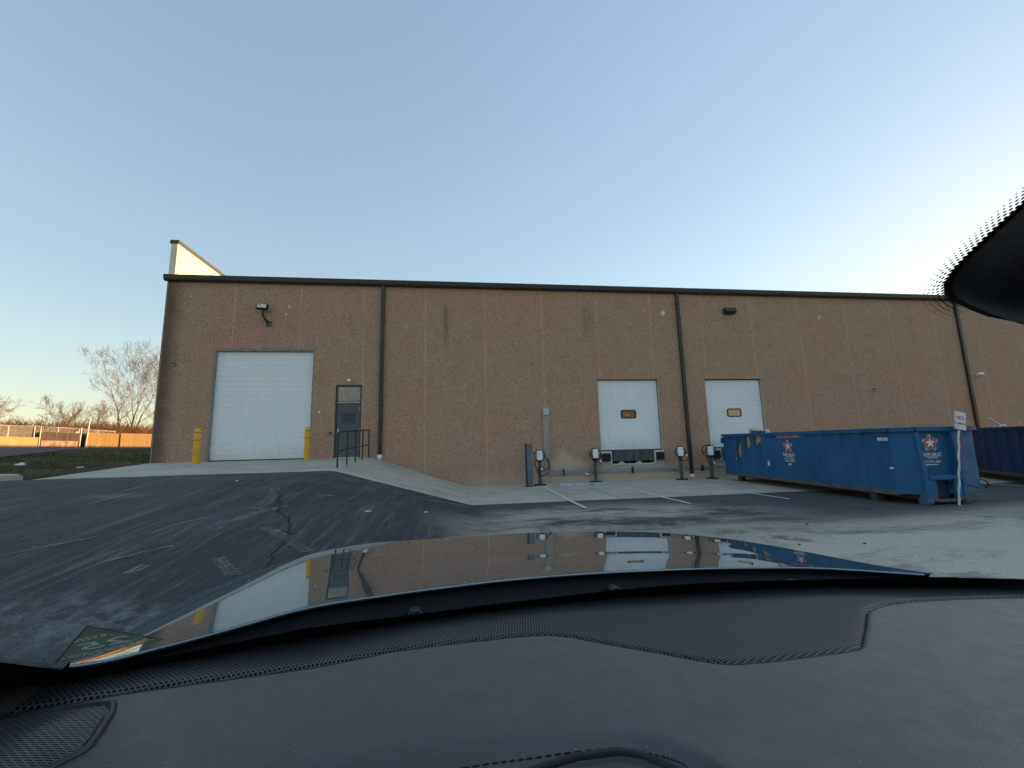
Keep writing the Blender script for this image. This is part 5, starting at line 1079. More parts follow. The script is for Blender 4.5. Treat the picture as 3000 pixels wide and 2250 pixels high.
5515,9733,-30290 5633,9936,-30445 5757,10151,-30612 5888,10377,-30794 6027,10617,-30993 6177,10877,-31225 6343,11164,-31508 6528,11484,-31854 6735,11845,-32278 6826,12002,-32473 6892,12118,-32620 6961,12237,-32775 6971,12255,-32798 7033,12361,-32938 7105,12486,-33100 7175,12608,-33250 7222,12691,-33345 7241,12723,-33380 7304,12832,-33491 7365,12938,-33589 7425,13042,-33681 7442,13072,-33707 7486,13147,-33773 7668,13462,-34054 7912,13886,-34445 8178,14347,-34885 8469,14852,-35382 8790,15408,-35947 9144,16023,-36591 9539,16709,-37330 9981,17478,-38181 10477,18341,-39158
6071,9712,-30588 6197,9909,-30739 6329,10117,-30901 6469,10336,-31077 6618,10568,-31271 6778,10819,-31497 6955,11096,-31774 7152,11405,-32112 7373,11753,-32526 7469,11905,-32717 7540,12016,-32861 7613,12131,-33013 7624,12148,-33036 7689,12251,-33173 7766,12371,-33332 7840,12488,-33479 7891,12568,-33572 7910,12599,-33606 7977,12704,-33714 8042,12805,-33809 8105,12905,-33898 8123,12933,-33924 8170,13006,-33988 8362,13307,-34261 8620,13712,-34641 8901,14153,-35069 9208,14635,-35552 9544,15165,-36101 9916,15750,-36726 10330,16401,-37443 10792,17129,-38268 11310,17946,-39213
6633,9677,-30896 6767,9867,-31041 6906,10066,-31198 7054,10276,-31368 7210,10499,-31556 7379,10740,-31775 7564,11006,-32043 7771,11302,-32371 8003,11634,-32775 8104,11779,-32961 8178,11885,-33100 8255,11996,-33249 8266,12012,-33271 8334,12110,-33404 8414,12225,-33559 8492,12336,-33702 8545,12412,-33792 8566,12442,-33825 8635,12542,-33930 8703,12638,-34021 8769,12732,-34108 8788,12760,-34132 8836,12829,-34195 9036,13115,-34459 9305,13499,-34825 9596,13916,-35238 9914,14371,-35705 10262,14871,-36234 10646,15422,-36837 11072,16033,-37527 11546,16715,-38320 12077,17478,-39226
7201,9628,-31198 7339,9808,-31336 7484,9997,-31485 7636,10197,-31648 7798,10408,-31828 7971,10635,-32037 8163,10886,-32294 8376,11166,-32610 8614,11479,-32997 8718,11616,-33176 8794,11716,-33310 8873,11820,-33453 8884,11835,-33474 8954,11927,-33602 9036,12035,-33751 9115,12140,-33888 9170,12211,-33974 9191,12239,-34006 9262,12332,-34106 9330,12422,-34194 9398,12511,-34276 9417,12536,-34299 9467,12601,-34359 9670,12868,-34611 9943,13226,-34960 10238,13615,-35354 10560,14037,-35798 10912,14500,-36301 11298,15009,-36874 11725,15573,-37528 12201,16200,-38278 12730,16899,-39134
7772,9564,-31482 7911,9732,-31611 8058,9908,-31751 8212,10094,-31904 8374,10290,-32072 8549,10501,-32269 8741,10733,-32511 8954,10991,-32809 9193,11280,-33174 9296,11406,-33342 9372,11498,-33468 9451,11594,-33603 9462,11608,-33622 9532,11692,-33743 9613,11791,-33883 9692,11887,-34012 9746,11953,-34092 9767,11978,-34122 9838,12064,-34216 9906,12146,-34298 9973,12227,-34375 9992,12250,-34397 10041,12309,-34453 10242,12553,-34688 10511,12879,-35015 10802,13231,-35382 11117,13613,-35796 11461,14031,-36264 11837,14488,-36795 12252,14993,-37401 12711,15552,-38093 13220,16173,-38880
8338,9487,-31752 8476,9641,-31872 8621,9802,-32002 8773,9971,-32144 8932,10149,-32300 9104,10341,-32483 9292,10551,-32708 9500,10784,-32983 9732,11044,-33320 9832,11157,-33475 9906,11240,-33591 9982,11325,-33714 9993,11338,-33733 10060,11414,-33844 10139,11502,-33972 10215,11588,-34090 10267,11646,-34164 10287,11669,-34192 10355,11745,-34278 10421,11819,-34354 10485,11891,-34425 10504,11912,-34445 10551,11964,-34496 10744,12181,-34713 11002,12469,-35013 11279,12780,-35349 11578,13117,-35727 11904,13483,-36153 12258,13882,-36635 12646,14319,-37182 13074,14802,-37803 13545,15334,-38506
8872,9403,-32012 9008,9543,-32127 9149,9689,-32251 9297,9843,-32386 9453,10004,-32534 9619,10176,-32705 9800,10365,-32915 10000,10573,-33168 10221,10803,-33476 10317,10903,-33617 10386,10976,-33723 10458,11051,-33834 10468,11062,-33850 10532,11129,-33951 10606,11206,-34066 10678,11282,-34173 10727,11333,-34241 10746,11353,-34266 10811,11420,-34345 10873,11485,-34415 10934,11549,-34481 10952,11567,-34500 10996,11613,-34547 11179,11804,-34748 11422,12057,-35025 11683,12328,-35333 11962,12620,-35678 12264,12936,-36064 12592,13278,-36497 12948,13652,-36986 13337,14060,-37536 13763,14507,-38155
9327,9323,-32246 9461,9453,-32362 9600,9588,-32488 9745,9729,-32623 9897,9877,-32770 10059,10034,-32938 10235,10206,-33138 10426,10393,-33377 10636,10599,-33661 10726,10687,-33790 10792,10752,-33885 10859,10818,-33986 10869,10827,-34001 10928,10886,-34091 10998,10954,-34195 11065,11021,-34292 11112,11066,-34354 11130,11084,-34377 11191,11144,-34452 11250,11202,-34519 11309,11259,-34583 11326,11275,-34601 11368,11317,-34647 11543,11487,-34840 11773,11712,-35103 12019,11953,-35394 12281,12210,-35716 12563,12486,-36073 12866,12783,-36470 13193,13105,-36912 13548,13454,-37406 13932,13833,-37954
9678,9255,-32432 9812,9379,-32557 9950,9507,-32690 10095,9641,-32833 10245,9781,-32987 10405,9929,-33159 10576,10089,-33358 10761,10261,-33589 10962,10449,-33857 11048,10529,-33976 11110,10587,-34064 11173,10647,-34156 11182,10655,-34169 11238,10707,-34251 11303,10768,-34346 11367,10828,-34435 11411,10869,-34494 11428,10885,-34516 11487,10940,-34588 11545,10994,-34655 11602,11047,-34719 11618,11062,-34738 11659,11101,-34784 11828,11258,-34977 12051,11465,-35238 12286,11685,-35523 12537,11919,-35834 12804,12168,-36176 13089,12435,-36550 13395,12721,-36962 13723,13028,-37416 14076,13359,-37914
9954,9197,-32575 10089,9317,-32712 10228,9442,-32858 10372,9572,-33012 10523,9707,-33176 10681,9849,-33356 10850,10000,-33557 11030,10162,-33785 11223,10337,-34041 11305,10410,-34153 11363,10463,-34235 11423,10517,-34319 11432,10525,-34331 11484,10572,-34406 11545,10628,-34493 11606,10682,-34577 11648,10720,-34633 11665,10735,-34654 11722,10787,-34726 11778,10837,-34794 11834,10888,-34860 11850,10902,-34879 11891,10939,-34927 12056,11088,-35124 12274,11283,-35389 12502,11489,-35673 12744,11707,-35981 13000,11937,-36313 13272,12182,-36674 13561,12443,-37065 13869,12721,-37490 14197,13018,-37951
10221,9136,-32704 10355,9253,-32853 10494,9374,-33009 10638,9499,-33173 10787,9628,-33346 10943,9764,-33532 11108,9907,-33735 11281,10059,-33957 11466,10220,-34201 11543,10287,-34305 11598,10335,-34380 11654,10384,-34458 11662,10391,-34469 11710,10434,-34537 11768,10484,-34616 11825,10534,-34694 11865,10569,-34747 11881,10583,-34768 11936,10631,-34839 11991,10679,-34907 12045,10726,-34974 12061,10740,-34994 12100,10774,-35042 12262,10915,-35243 12472,11098,-35508 12692,11291,-35790 12924,11493,-36092 13168,11706,-36414 13425,11930,-36758 13696,12168,-37127 13982,12418,-37523 14286,12684,-37948
10540,9058,-32853 10671,9167,-33006 10805,9280,-33165 10944,9397,-33332 11088,9517,-33505 11237,9643,-33689 11392,9774,-33885 11555,9911,-34094 11726,10055,-34319 11797,10115,-34413 11847,10157,-34481 11898,10200,-34550 11905,10206,-34560 11949,10244,-34620 12001,10288,-34691 12053,10332,-34761 12090,10363,-34810 12105,10375,-34829 12157,10419,-34896 12208,10462,-34962 12259,10505,-35027 12274,10518,-35046 12311,10549,-35093 12463,10677,-35288 12660,10843,-35543 12866,11016,-35812 13080,11197,-36096 13304,11387,-36395 13539,11585,-36713 13785,11793,-37049 14043,12011,-37405 14315,12241,-37783
10944,8953,-33053 11064,9049,-33198 11187,9149,-33348 11314,9251,-33503 11444,9356,-33665 11579,9465,-33833 11719,9577,-34010 11864,9694,-34196 12014,9816,-34391 12075,9866,-34472 12119,9901,-34530 12163,9937,-34588 12170,9942,-34597 12208,9973,-34648 12253,10009,-34707 12298,10046,-34767 12331,10072,-34810 12344,10083,-34827 12389,10119,-34886 12434,10156,-34945 12480,10193,-35004 12494,10204,-35022 12527,10231,-35064 12661,10340,-35240 12835,10480,-35468 13015,10626,-35706 13202,10778,-35956 13397,10935,-36217 13599,11099,-36491 13810,11270,-36779 14029,11448,-37081 14258,11634,-37398
11415,8822,-33334 11518,8901,-33458 11624,8982,-33587 11733,9065,-33720 11844,9150,-33857 11958,9238,-33999 12076,9328,-34147 12197,9421,-34300 12321,9517,-34459 12372,9556,-34525 12408,9584,-34571 12444,9612,-34618 12449,9616,-34625 12481,9640,-34666 12518,9668,-34714 12555,9697,-34762 12581,9717,-34796 12592,9725,-34810 12630,9754,-34859 12667,9783,-34908 12705,9813,-34957 12716,9821,-34972 12744,9842,-35007 12855,9928,-35153 12998,10038,-35340 13146,10152,-35536 13298,10269,-35739 13456,10391,-35950 13619,10517,-36170 13787,10647,-36399 13961,10781,-36638 14142,10921,-36887
11914,8675,-33704 11998,8735,-33803 12084,8797,-33906 12171,8861,-34011 12261,8926,-34119 12352,8992,-34231 12446,9060,-34347 12542,9130,-34467 12641,9201,-34590 12681,9230,-34640 12709,9251,-34676 12737,9271,-34712 12741,9274,-34717 12766,9292,-34749 12795,9313,-34785 12824,9334,-34822 12845,9349,-34849 12853,9356,-34860 12882,9377,-34897 12912,9399,-34935 12942,9420,-34974 12950,9426,-34985 12972,9442,-35012 13059,9505,-35125 13170,9587,-35270 13285,9670,-35420 13402,9755,-35575 13523,9844,-35736 13647,9934,-35902 13775,10028,-36075 13907,10124,-36254 14042,10223,-36440
12412,8517,-34138 12478,8562,-34213 12544,8607,-34291 12612,8653,-34371 12681,8701,-34453 12752,8749,-34537 12824,8798,-34624 12897,8849,-34714 12972,8900,-34806 13003,8921,-34843 13024,8936,-34870 13046,8950,-34897 13049,8952,-34901 13067,8965,-34924 13089,8980,-34951 13111,8995,-34979 13127,9006,-34999 13133,9010,-35007 13156,9026,-35035 13178,9041,-35063 13201,9057,-35091 13207,9061,-35100 13223,9072,-35120 13289,9117,-35204 13372,9174,-35311 13458,9233,-35422 13545,9293,-35536 13635,9355,-35654 13727,9418,-35776 13820,9483,-35902 13917,9549,-36032 14016,9617,-36166
12900,8352,-34590 12949,8383,-34645 12998,8415,-34701 13049,8448,-34759 13100,8481,-34819 13152,8515,-34880 13205,8549,-34943 13260,8584,-35008 13315,8620,-35074 13337,8635,-35101 13353,8645,-35121 13368,8655,-35140 13371,8657,-35143 13384,8665,-35159 13400,8676,-35179 13416,8686,-35199 13428,8694,-35213 13432,8697,-35219 13449,8707,-35239 13465,8718,-35259 13481,8728,-35280 13486,8731,-35286 13498,8739,-35300 13545,8770,-35360 13606,8809,-35437 13668,8849,-35516 13731,8890,-35597 13795,8932,-35681 13861,8975,-35767 13928,9018,-35856 13996,9063,-35948 14066,9108,-36042
13377,8181,-35026 13411,8202,-35063 13445,8223,-35102 13480,8244,-35141 13516,8266,-35182 13552,8288,-35223 13589,8311,-35266 13626,8334,-35310 13664,8357,-35355 13679,8367,-35373 13690,8373,-35386 13701,8380,-35400 13703,8381,-35401 13712,8387,-35413 13723,8393,-35426 13734,8400,-35439 13742,8405,-35449 13745,8407,-35453 13756,8414,-35466 13767,8421,-35480 13778,8428,-35494 13782,8430,-35498 13790,8435,-35508 13822,8455,-35548 13863,8480,-35600 13905,8506,-35653 13948,8532,-35707 13991,8559,-35763 14036,8586,-35821 14081,8614,-35880 14127,8643,-35942 14174,8672,-36004
13843,8004,-35433 13864,8017,-35455 13885,8029,-35479 13907,8042,-35502 13929,8054,-35527 13951,8067,-35552 13973,8080,-35577 13996,8094,-35604 14019,8107,-35631 14029,8113,-35642 14035,8116,-35650 14042,8120,-35657 14043,8121,-35659 14048,8124,-35665 14055,8128,-35673 14062,8132,-35681 14066,8135,-35687 14068,8136,-35689 14075,8140,-35697 14082,8144,-35706 14089,8148,-35714 14091,8149,-35716 14096,8152,-35722 14115,8163,-35746 14140,8178,-35777 14165,8193,-35809 14191,8208,-35841 14217,8223,-35874 14244,8238,-35908 14271,8254,-35944 14298,8270,-35980 14326,8287,-36017
14304,7825,-35819 14313,7830,-35828 14322,7835,-35838 14331,7840,-35848 14341,7845,-35858 14350,7850,-35868 14360,7855,-35879 14369,7860,-35890 14379,7865,-35901 14383,7867,-35906 14386,7869,-35909 14389,7870,-35912 14389,7870,-35912 14392,7872,-35915 14395,7873,-35919 14397,7875,-35922 14399,7876,-35924 14400,7876,-35925 14403,7878,-35928 14406,7879,-35932 14409,7881,-35935 14410,7881,-35936 14412,7882,-35939 14420,7887,-35948 14430,7892,-35961 14441,7898,-35974 14452,7904,-35987 14463,7909,-36001 14474,7915,-36015 14485,7921,-36029 14496,7927,-36043 14508,7933,-36058"""
HC_ = [[tuple(int(q) * f for q, f in zip(p.split(','), (1e-4, 1e-4, 1e-5))) for p in ln.split()] for ln in HOOD.split('\n')]
def polyat(P, u):
    q = clamp(u)*(len(P) - 1.0001); i = int(q); t = q - i; a, b = P[i], P[i+1]
    return tuple(a[k] + (b[k] - a[k])*t for k in range(len(a)))
def cr4(a, b, c, e, t): return b + .5*t*(c - a + t*(2*a - 5*b + 4*c - e + t*(3*(b - c) + e - a)))
def refine(rows, k):
    """Catmull-Rom subdivision of a list of point rows"""
    out = []; n = len(rows)
    for i in range(n - 1):
        a, b, c, e = rows[max(i-1, 0)], rows[i], rows[i+1], rows[min(i+2, n-1)]
        for q in range(k): out.append([tuple(cr4(A[m], B[m], C[m], E[m], q/k) for m in range(3)) for A, B, C, E in zip(a, b, c, e)])
    out.append(rows[-1]); return out
HG = refine(HC_, 4); HG = [list(r_) for r_ in zip(*HG)]; HG = refine(HG, 3)      # rows now run across the car, first at the cowl
SIL = [(p[0], p[1], p[2]) for p in HG[-1]]
NW = len(HG[0])
mb = MB()
def outw(i):
    a, b = HG[-1][max(i-2, 0)], HG[-1][min(i+2, NW-1)]; d = Vector((b[0]-a[0], b[1]-a[1])); d = d.normalized() if d.length > 1e-6 else Vector((1, 0)); return Vector((-d.y, d.x))
OUT = [outw(i) for i in range(NW)]
for _ in range(12): OUT = [OUT[0]] + [((OUT[i-1] + OUT[i]*2 + OUT[i+1])/4).normalized() for i in range(1, NW-1)] + [OUT[-1]]
for r_ in HG: mb.v += [(x, y, z + HC) for x, y, z in r_]
for k in range(1, 7):                                      # rolled edge falling away to the nose and wings
    q = k/6
    for (x, y, z), o_ in zip(HG[-1], OUT): mb.v.append((x + o_.x*.03*sin(q*pi/2), y + o_.y*.09*sin(q*pi/2), z - .20*(1 - cos(q*pi/2)) - .022*q + HC))
nr_ = len(HG) + 6
mb.f = [(j*NW+i, j*NW+i+1, (j+1)*NW+i+1, (j+1)*NW+i) for j in range(nr_ - 1) for i in range(NW - 1)]
obj('hood', mb, M['paint'], CAR, 180, fix=False)
# lower body: wings, front, sides, tail
mb = MB()
ring = []
for i in range(0, NW, 4):
    x, y, z = HG[-1][i]; o_ = OUT[i]; ring.append((x + o_.x*.032, y + o_.y*.092, z - .221))
ring = [(-.52, -2.6, -.45), (-.52, -1., -.42), (-.52, .3, -.42), (-.515, .68, -.46)] + ring + [(1.565, .60, -.55), (1.58, .3, -.50), (1.58, -1., -.47), (1.58, -2.6, -.5)]
n_ = len(ring)
for z0 in (0, 1, 2):
    for (x, y, z) in ring:
        o_ = Vector((x - .53, (y - .2)*.25)).normalized()*(0, .05, .02)[z0]; mb.v.append((x + o_.x, y + o_.y, (z + HC, .78, .34)[z0]))
mb.f = [(k*n_+i, (k+1)*n_+i, (k+1)*n_+i+1, k*n_+i+1) for k in range(2) for i in range(n_ - 1)]
mb.add([(-.52,-2.6,1.18), (1.58,-2.6,1.13), (1.58,-2.62,.34), (-.52,-2.62,.34)], [(0,1,2,3)])
mb.add([(-.5,-2.6,.34), (1.56,-2.6,.34), (1.56,1.5,.34), (-.5,1.5,.34)], [(0,1,2,3)])
obj('body', mb, M['paint'], CAR, 40, fix=False)
for nm, (x, y) in {'a': (-.53, 1.15), 'b': (1.40, 1.15), 'c': (-.53, -1.75), 'd': (1.40, -1.75)}.items():
    mb = MB(); mb.tube([(x-.03, y, .37), (x, y, .37), (x+.19, y, .37), (x+.22, y, .37)], [.33, .365, .365, .33], 36); w_ = obj('wheel', mb, M['rubber'], CAR, 50)
    xo = x - .034 if x < 0 else x + .224
    mb = MB(); mb.tube([(xo, y, .37), (xo + (.02 if x < 0 else -.02), y, .37)], .24, 30); obj('rim', mb, M['alu'], w_, 50)
# roof, pillars, header
mb = MB(); ztop = .24
hd = [(x, Wy(x, ztop) - .02) for x in [-.30 + 1.66*i/16 for i in range(17)]]
mb.grid(lambda u, v: (lambda x, y0: (x + (x-.53)*.03*sin(pi*v), y0 + (-2.5 - y0)*v, HC + ztop + .05*sin(pi*u) + .05*sin(pi*v) - .06*v*v))(-.30 + 1.66*u, Wy(-.30 + 1.66*u, ztop) - .03), 16, 14)
mb.add([(v[0], v[1], v[2] + .03) for v in mb.v], list(mb.f)); obj('roof', mb, M['paint'], CAR, 180, fix=False)
for s_, xb, xt in ((0, -.56, -.47), (1, 1.58, 1.50)):
    P_ = [(xb, Wy(xb, zg(xb)) - .03, zg(xb) - .12), (xt, Wy(xt, ztop) - .04, ztop + .0)]
    lines_ = [([Vector(p) + Vector((0, 0, HC)) for p in P_], .045)] + [([(xb, y, HC - .45), (xt, y - .1, HC + ztop + .02)], .05) for y in (-.9, -1.9)] + [([(xb, -2.6, HC - .45), (xt, -2.4, HC + ztop - .04)], .06)]
    for l_, r_ in lines_: mb = MB(); mb.tube(l_, r_, 8); obj('pillar', mb, M['trim'], CAR, 60)

# black cowl between bonnet and glass, with washer nozzles
mb = MB()
H0 = HG[0]
def zh(x):
    for p, q in zip(H0, H0[1:]):
        if p[0] <= x <= q[0] and q[0] > p[0]: t = (x - p[0])/(q[0] - p[0]); return p[2] + (q[2] - p[2])*t
    return H0[0][2] if x < H0[0][0] else H0[-1][2]
def cowl(u, v):
    x = -.43 + 1.93*u; return (x, yr(x) + .012 - .16*v, HC + zh(x) - .010 - .028*sin(pi*min(1, v*1.4)) - .012*v)
mb.grid(cowl, 60, 10); C2 = obj('cowl', mb, M['cowl'], CAR, 180, fix=False)
for x in (.0935, .557, 1.043):
    y = yr(x) - .038; z = HC + zh(x) - .030
    mb = MB(); mb.prism([(x-.011,y-.015,z-.012), (x+.011,y-.015,z-.012), (x+.014,y-.015,z+.002), (x+.008,y-.015,z+.007), (x-.008,y-.015,z+.007), (x-.014,y-.015,z+.002)], (0,.03,0)); nz = obj('washer_nozzle', mb, M['gloss'], C2, bevel=.002)
    for q in (-.006, .006):
        mb = MB(); mb.tube([(x+q*.7,y-.0165,z+.000), (x+q*.7,y-.0145,z+.000)], .003, 10); obj('jet', mb, M['charc'], C2)
# thin bright lip of the bonnet's rear edge
mb = MB(); mb.tube([(p[0], p[1] - .0005, HC + p[2] - .0033) for p in H0[::3]], .0033, 6); obj('hood_edge', mb, M['paint'], CAR, 70)

# windshield with frit, sticker and sensor cover
mb = MB()
def ws(u, v):
    x = -.44 + 1.94*u; z0 = zg(x) - .03; z = z0 + (ztop - z0)*v; return (x, Wy(x, z), z + HC)
mb.grid(ws, 40, 16); WS = obj('windshield', mb, M['windshield'], CAR, 180, fix=False)
def onW(x, z, off=0.):
    """point of the glass at (x, z), moved inwards by off"""
    return Vector((x, Wy(x, z) - off*.53, z - off*.85 + HC))
frit_line = [(-.46,-.115), (-.40,-.145), (-.36,-.166), (-.349,-.1726), (-.3432,-.1927), (-.3357,-.2115), (-.3264,-.2325), (-.3184,-.2394), (-.3031,-.2470), (-.2565,-.2527), (-.2042,-.2549), (-.0794,-.2535), (.1033,-.2752), (.3415,-.289), (.6557,-.2956), (.9173,-.3102), (1.0853,-.3166), (1.2334,-.3149), (1.312,-.3192), (1.4586,-.326), (1.53,-.329)]
mb = MB()
for i in range(121):
    x, z = polyat(frit_line, i/120); mb.v.append(onW(x, z, .0045))
    xb = -.44 + 1.96*i/120
    xb = x if x > -.30 else -.46 + (x + .46)*1.0
    mb.v.append(onW(xb, zg(xb) - .028, .0045))
    if i: mb.f.append((2*i-2, 2*i-1, 2*i+1, 2*i))
dots = [(-.46,-.115), (-.40,-.145), (-.36,-.166), (-.349,-.1726), (-.3432,-.1927), (-.3357,-.2115), (-.3264,-.2325), (-.3184,-.2394), (-.3031,-.2470), (-.27,-.2515)]
def dot(x, z, r, n=8):
    c = onW(x, z, .0045); e1 = (onW(x+.001, z, .0045) - c).normalized(); e2 = (onW(x, z+.001, .0045) - c).normalized()
    mb.add([c + e1*r*cos(2*pi*k/n) + e2*r*sin(2*pi*k/n) for k in range(n)], [tuple(range(n))])
for i in range(90):
    x, z = polyat(dots, i/89.)
    for q, r in ((.0025, .0013), (.0055, .0010), (.0085, .0007)): dot(x + (.7*q if x < -.33 else 0) + (.0009 if int(q*1000) % 2 else 0), z + q*.8, r)
for i in range(90):
    x = 1.235 + .29*i/89; z = polyat([(1.2334,-.3149), (1.312,-.3192), (1.4586,-.326), (1.53,-.329)], i/89.)[1]
    for q, r in ((.0025, .0013), (.005, .0009)): dot(x, z + q, r)
# frit patch round the sensor cover: solid edge, then rows of ever smaller dots
mi = [(.372,.200), (.378,.170), (.38,.1488), (.3818,.1376), (.3849,.1266), (.3876,.1206), (.3944,.1147), (.4066,.1104), (.4232,.1074), (.4537,.104), (.4807,.1014), (.5138,.0998), (.5366,.0991), (.57,.0985), (.61,.0990), (.64,.101), (.662,.106), (.676,.114), (.684,.126), (.69,.15), (.695,.200)]
mb.add([onW(x, z, .0045) for x, z in mi], [tuple(range(len(mi)))])
edge_pts = [(p[0], p[1]*1.887) for p in mi[:10]]; cum = [0.]
for p, q in zip(edge_pts, edge_pts[1:]): cum.append(cum[-1] + math.hypot(q[0]-p[0], q[1]-p[1]))
def at_len(s_):
    for k in range(len(cum) - 1):
        if cum[k] <= s_ <= cum[k+1]:
            t = (s_ - cum[k])/(cum[k+1] - cum[k]); return tuple(edge_pts[k][m] + (edge_pts[k+1][m] - edge_pts[k][m])*t for m in (0, 1))
    return edge_pts[-1]
nd = int(cum[-1]/.0036)
for i in range(nd):
    s_ = .0036*i; p = at_len(s_); a_ = at_len(max(0, s_ - .012)); b_ = at_len(min(cum[-1]-1e-6, s_ + .012)); tx, ts = b_[0]-a_[0], b_[1]-a_[1]; l_ = math.hypot(tx, ts)
    ox, os_ = ts/l_, -tx/l_
    if ox*(p[0] - .55) + os_*(p[1] - .19*1.887) < 0: ox, os_ = -ox, -os_
    fade_ = 1 - sst((s_ - cum[-1]*.86)/(cum[-1]*.14))
    for q in range(0, 5):
        h_ = .0018*(q % 2)
        dot(p[0] + ox*(.0008 + .0029*q) + tx/l_*h_, (p[1] + os_*(.0008 + .0029*q) + ts/l_*h_)/1.887, (.00135 - .00019*q)*(.35 + .65*fade_))
obj('frit', mb, M['frit'], WS, fix=False)

mb = MB(); n_ = len(mi)
lay = []
for k, (sc, off) in enumerate(((.985, .006), (.965, .022), (.93, .036), (.86, .048), (.70, .058), (.40, .064))):
    lay.append([onW(.53 + (x-.53)*sc, .22 + (z-.22)*sc, off) for x, z in mi])
for l_ in lay: mb.v += [tuple(p) for p in l_]
mb.f = [(k*n_+i, k*n_+i+1, (k+1)*n_+i+1, (k+1)*n_+i) for k in range(len(lay)-1) for i in range(n_-1)]
mb.f.append(tuple((len(lay)-1)*n_ + i for i in range(n_)))
obj('sensor_cover', mb, M['gloss'], CAR, 180, fix=False)
# triangular sticker at the driver's side, flat on the glass, its print facing outwards
tri = [onW(x, z, .006) for x, z in ((-.257,-.156), (-.2233,-.2084), (-.317,-.213))]
u_ = (tri[1] - tri[2]).normalized(); n3 = u_.cross(tri[0] - tri[2]).normalized(); w_ = n3.cross(u_)
if n3.y > 0: n3 = -n3
mb = MB(); mb.poly(tri); ST = obj('sticker', mb, M['film'], WS, fix=False); ST['label'] = 'olive triangular sticker on the glass'
ctr = (tri[0] + tri[1] + tri[2])/3; ins = [ctr + (p - ctr)*.965 for p in tri]
mb = MB(); mb.add([p + n3*.0004 for p in tri + ins], [(0,1,4,3), (1,2,5,4), (2,0,3,5)]); obj('sticker_edge', mb, M['filmedge'], WS, fix=False)
base = (tri[1] + tri[2])/2 + n3*.0006
mb = MB(); vs, fs = text_mesh('25', .034, sx=1.3); mb.add([base + u_*(.002 - p[0]) + w_*(.034 + p[2]) for p in vs], fs)
for r_, (z, wd) in enumerate(((.0135, .033), (.0085, .038), (.0035, .030), (.058, .016), (.063, .013))):
    x = -wd
    while x < wd:
        l_ = R.uniform(.002, .006); mb.add([base + u_*x + w_*z, base + u_*(x+l_) + w_*z, base + u_*(x+l_) + w_*(z+.0026), base + u_*x + w_*(z+.0026)], [(0,1,2,3)]); x += l_ + .0022
obj('sticker_print', mb, M['filmtext'], WS, fix=False)

# dashboard: pad, perforated strip, pillar trim, speaker pod, instrument hood
GR = [(-.50,.62), (-.42,.633), (-.3586,.6408), (-.3447,.6491), (-.3282,.6538), (-.3021,.6558), (-.2714,.6654), (-.2199,.6712), (-.1488,.6762), (-.0701,.6825), (-.0276,.6906), (.0419,.71), (.1451,.7159), (.2201,.7165), (.2593,.7155), (.2957,.708), (.3252,.6914), (.3759,.6438), (.4174,.6089), (.4532,.5756), (.4783,.5535), (.5057,.5388), (.5666,.5303), (.6627,.525), (.715,.5218), (.7445,.5222), (.762,.527), (.7838,.5395), (.8572,.5816), (.935,.628), (.9576,.641), (.9876,.6505), (1.0472,.6600), (1.1189,.6562), (1.228,.6384), (1.3948,.5981), (1.52,.56)]
def gline(x):
    for (a, b), (c, d) in zip(GR, GR[1:]):
        if a <= x <= c: return b + (d - b)*(x - a)/(c - a)
    return GR[-1][1] if x > 0 else GR[0][1]
BAND = [(-.60,.492), (-.0471,.4908), (.0144,.4887), (.0808,.4836), (.1528,.4758), (.2269,.461), (.2722,.4513), (.2943,.433), (.3131,.4127), (.3218,.3924), (.3252,.3676), (.335,.30), (.35,.10), (.36,-.3), (2.,-.3)]
def bline(x):
    for (a, b), (c, d) in zip(BAND, BAND[1:]):
        if a <= x <= c: return b + (d - b)*(x - a)/(c - a)
    return -.3
def pad_z(x, y):
    e = max(0., bline(x) - y); drop = .26*e*e/(e + .012) if e > 0 else 0
    fade = sst((x + .30)/.18)
    return zd(x, y) - drop*(.35 + .65*fade) + .0002*noise.noise(Vector((x*6, y*6, 0)))
XS = [-.50 + 2.02*i/260 for i in range(261)]
mb = MB(); NJ = 90
for j in range(NJ + 1):
    for x in XS:
        t = j/NJ; y1 = gline(x) - .0012; y = y1 + (.02 - y1)*(t**1.15)
        z = pad_z(x, y)
        if j == 0: z -= .006
        elif j == 1: z -= .0012
        mb.v.append((x, y, z + HC))
n_ = len(XS); mb.f = [(j*n_+i, j*n_+i+1, (j+1)*n_+i+1, (j+1)*n_+i) for j in range(NJ) for i in range(n_ - 1)]
DB = obj('dashboard', mb, M['dash'], CAR, 180, fix=False)
mb = MB(); NJ = 26
for j in range(NJ + 1):
    for x in XS:
        t = j/NJ; ya = gline(x) - .004; yb = yg(x) + .012; y = ya + (yb - ya)*t
        e = min(1., (y - ya)/.018); f_ = clamp((y - yg(x) + .01)/.022)
        mb.v.append((x, y, zd(x, y) + HC - .010 + .011*sin(e*pi/2) - .016*f_*f_))
mb.f = [(j*n_+i, j*n_+i+1, (j+1)*n_+i+1, (j+1)*n_+i) for j in range(NJ) for i in range(n_ - 1)]
obj('perforated_strip', mb, M['grille'], CAR, 180, fix=False)
mb = MB(); mb.tube([(x, gline(x) - .0026, zd(x, gline(x)) + HC - .0030) for x in XS if -.36 < x < 1.5], .0026, 6); obj('strip_edge', mb, M['seal'], DB, 70)
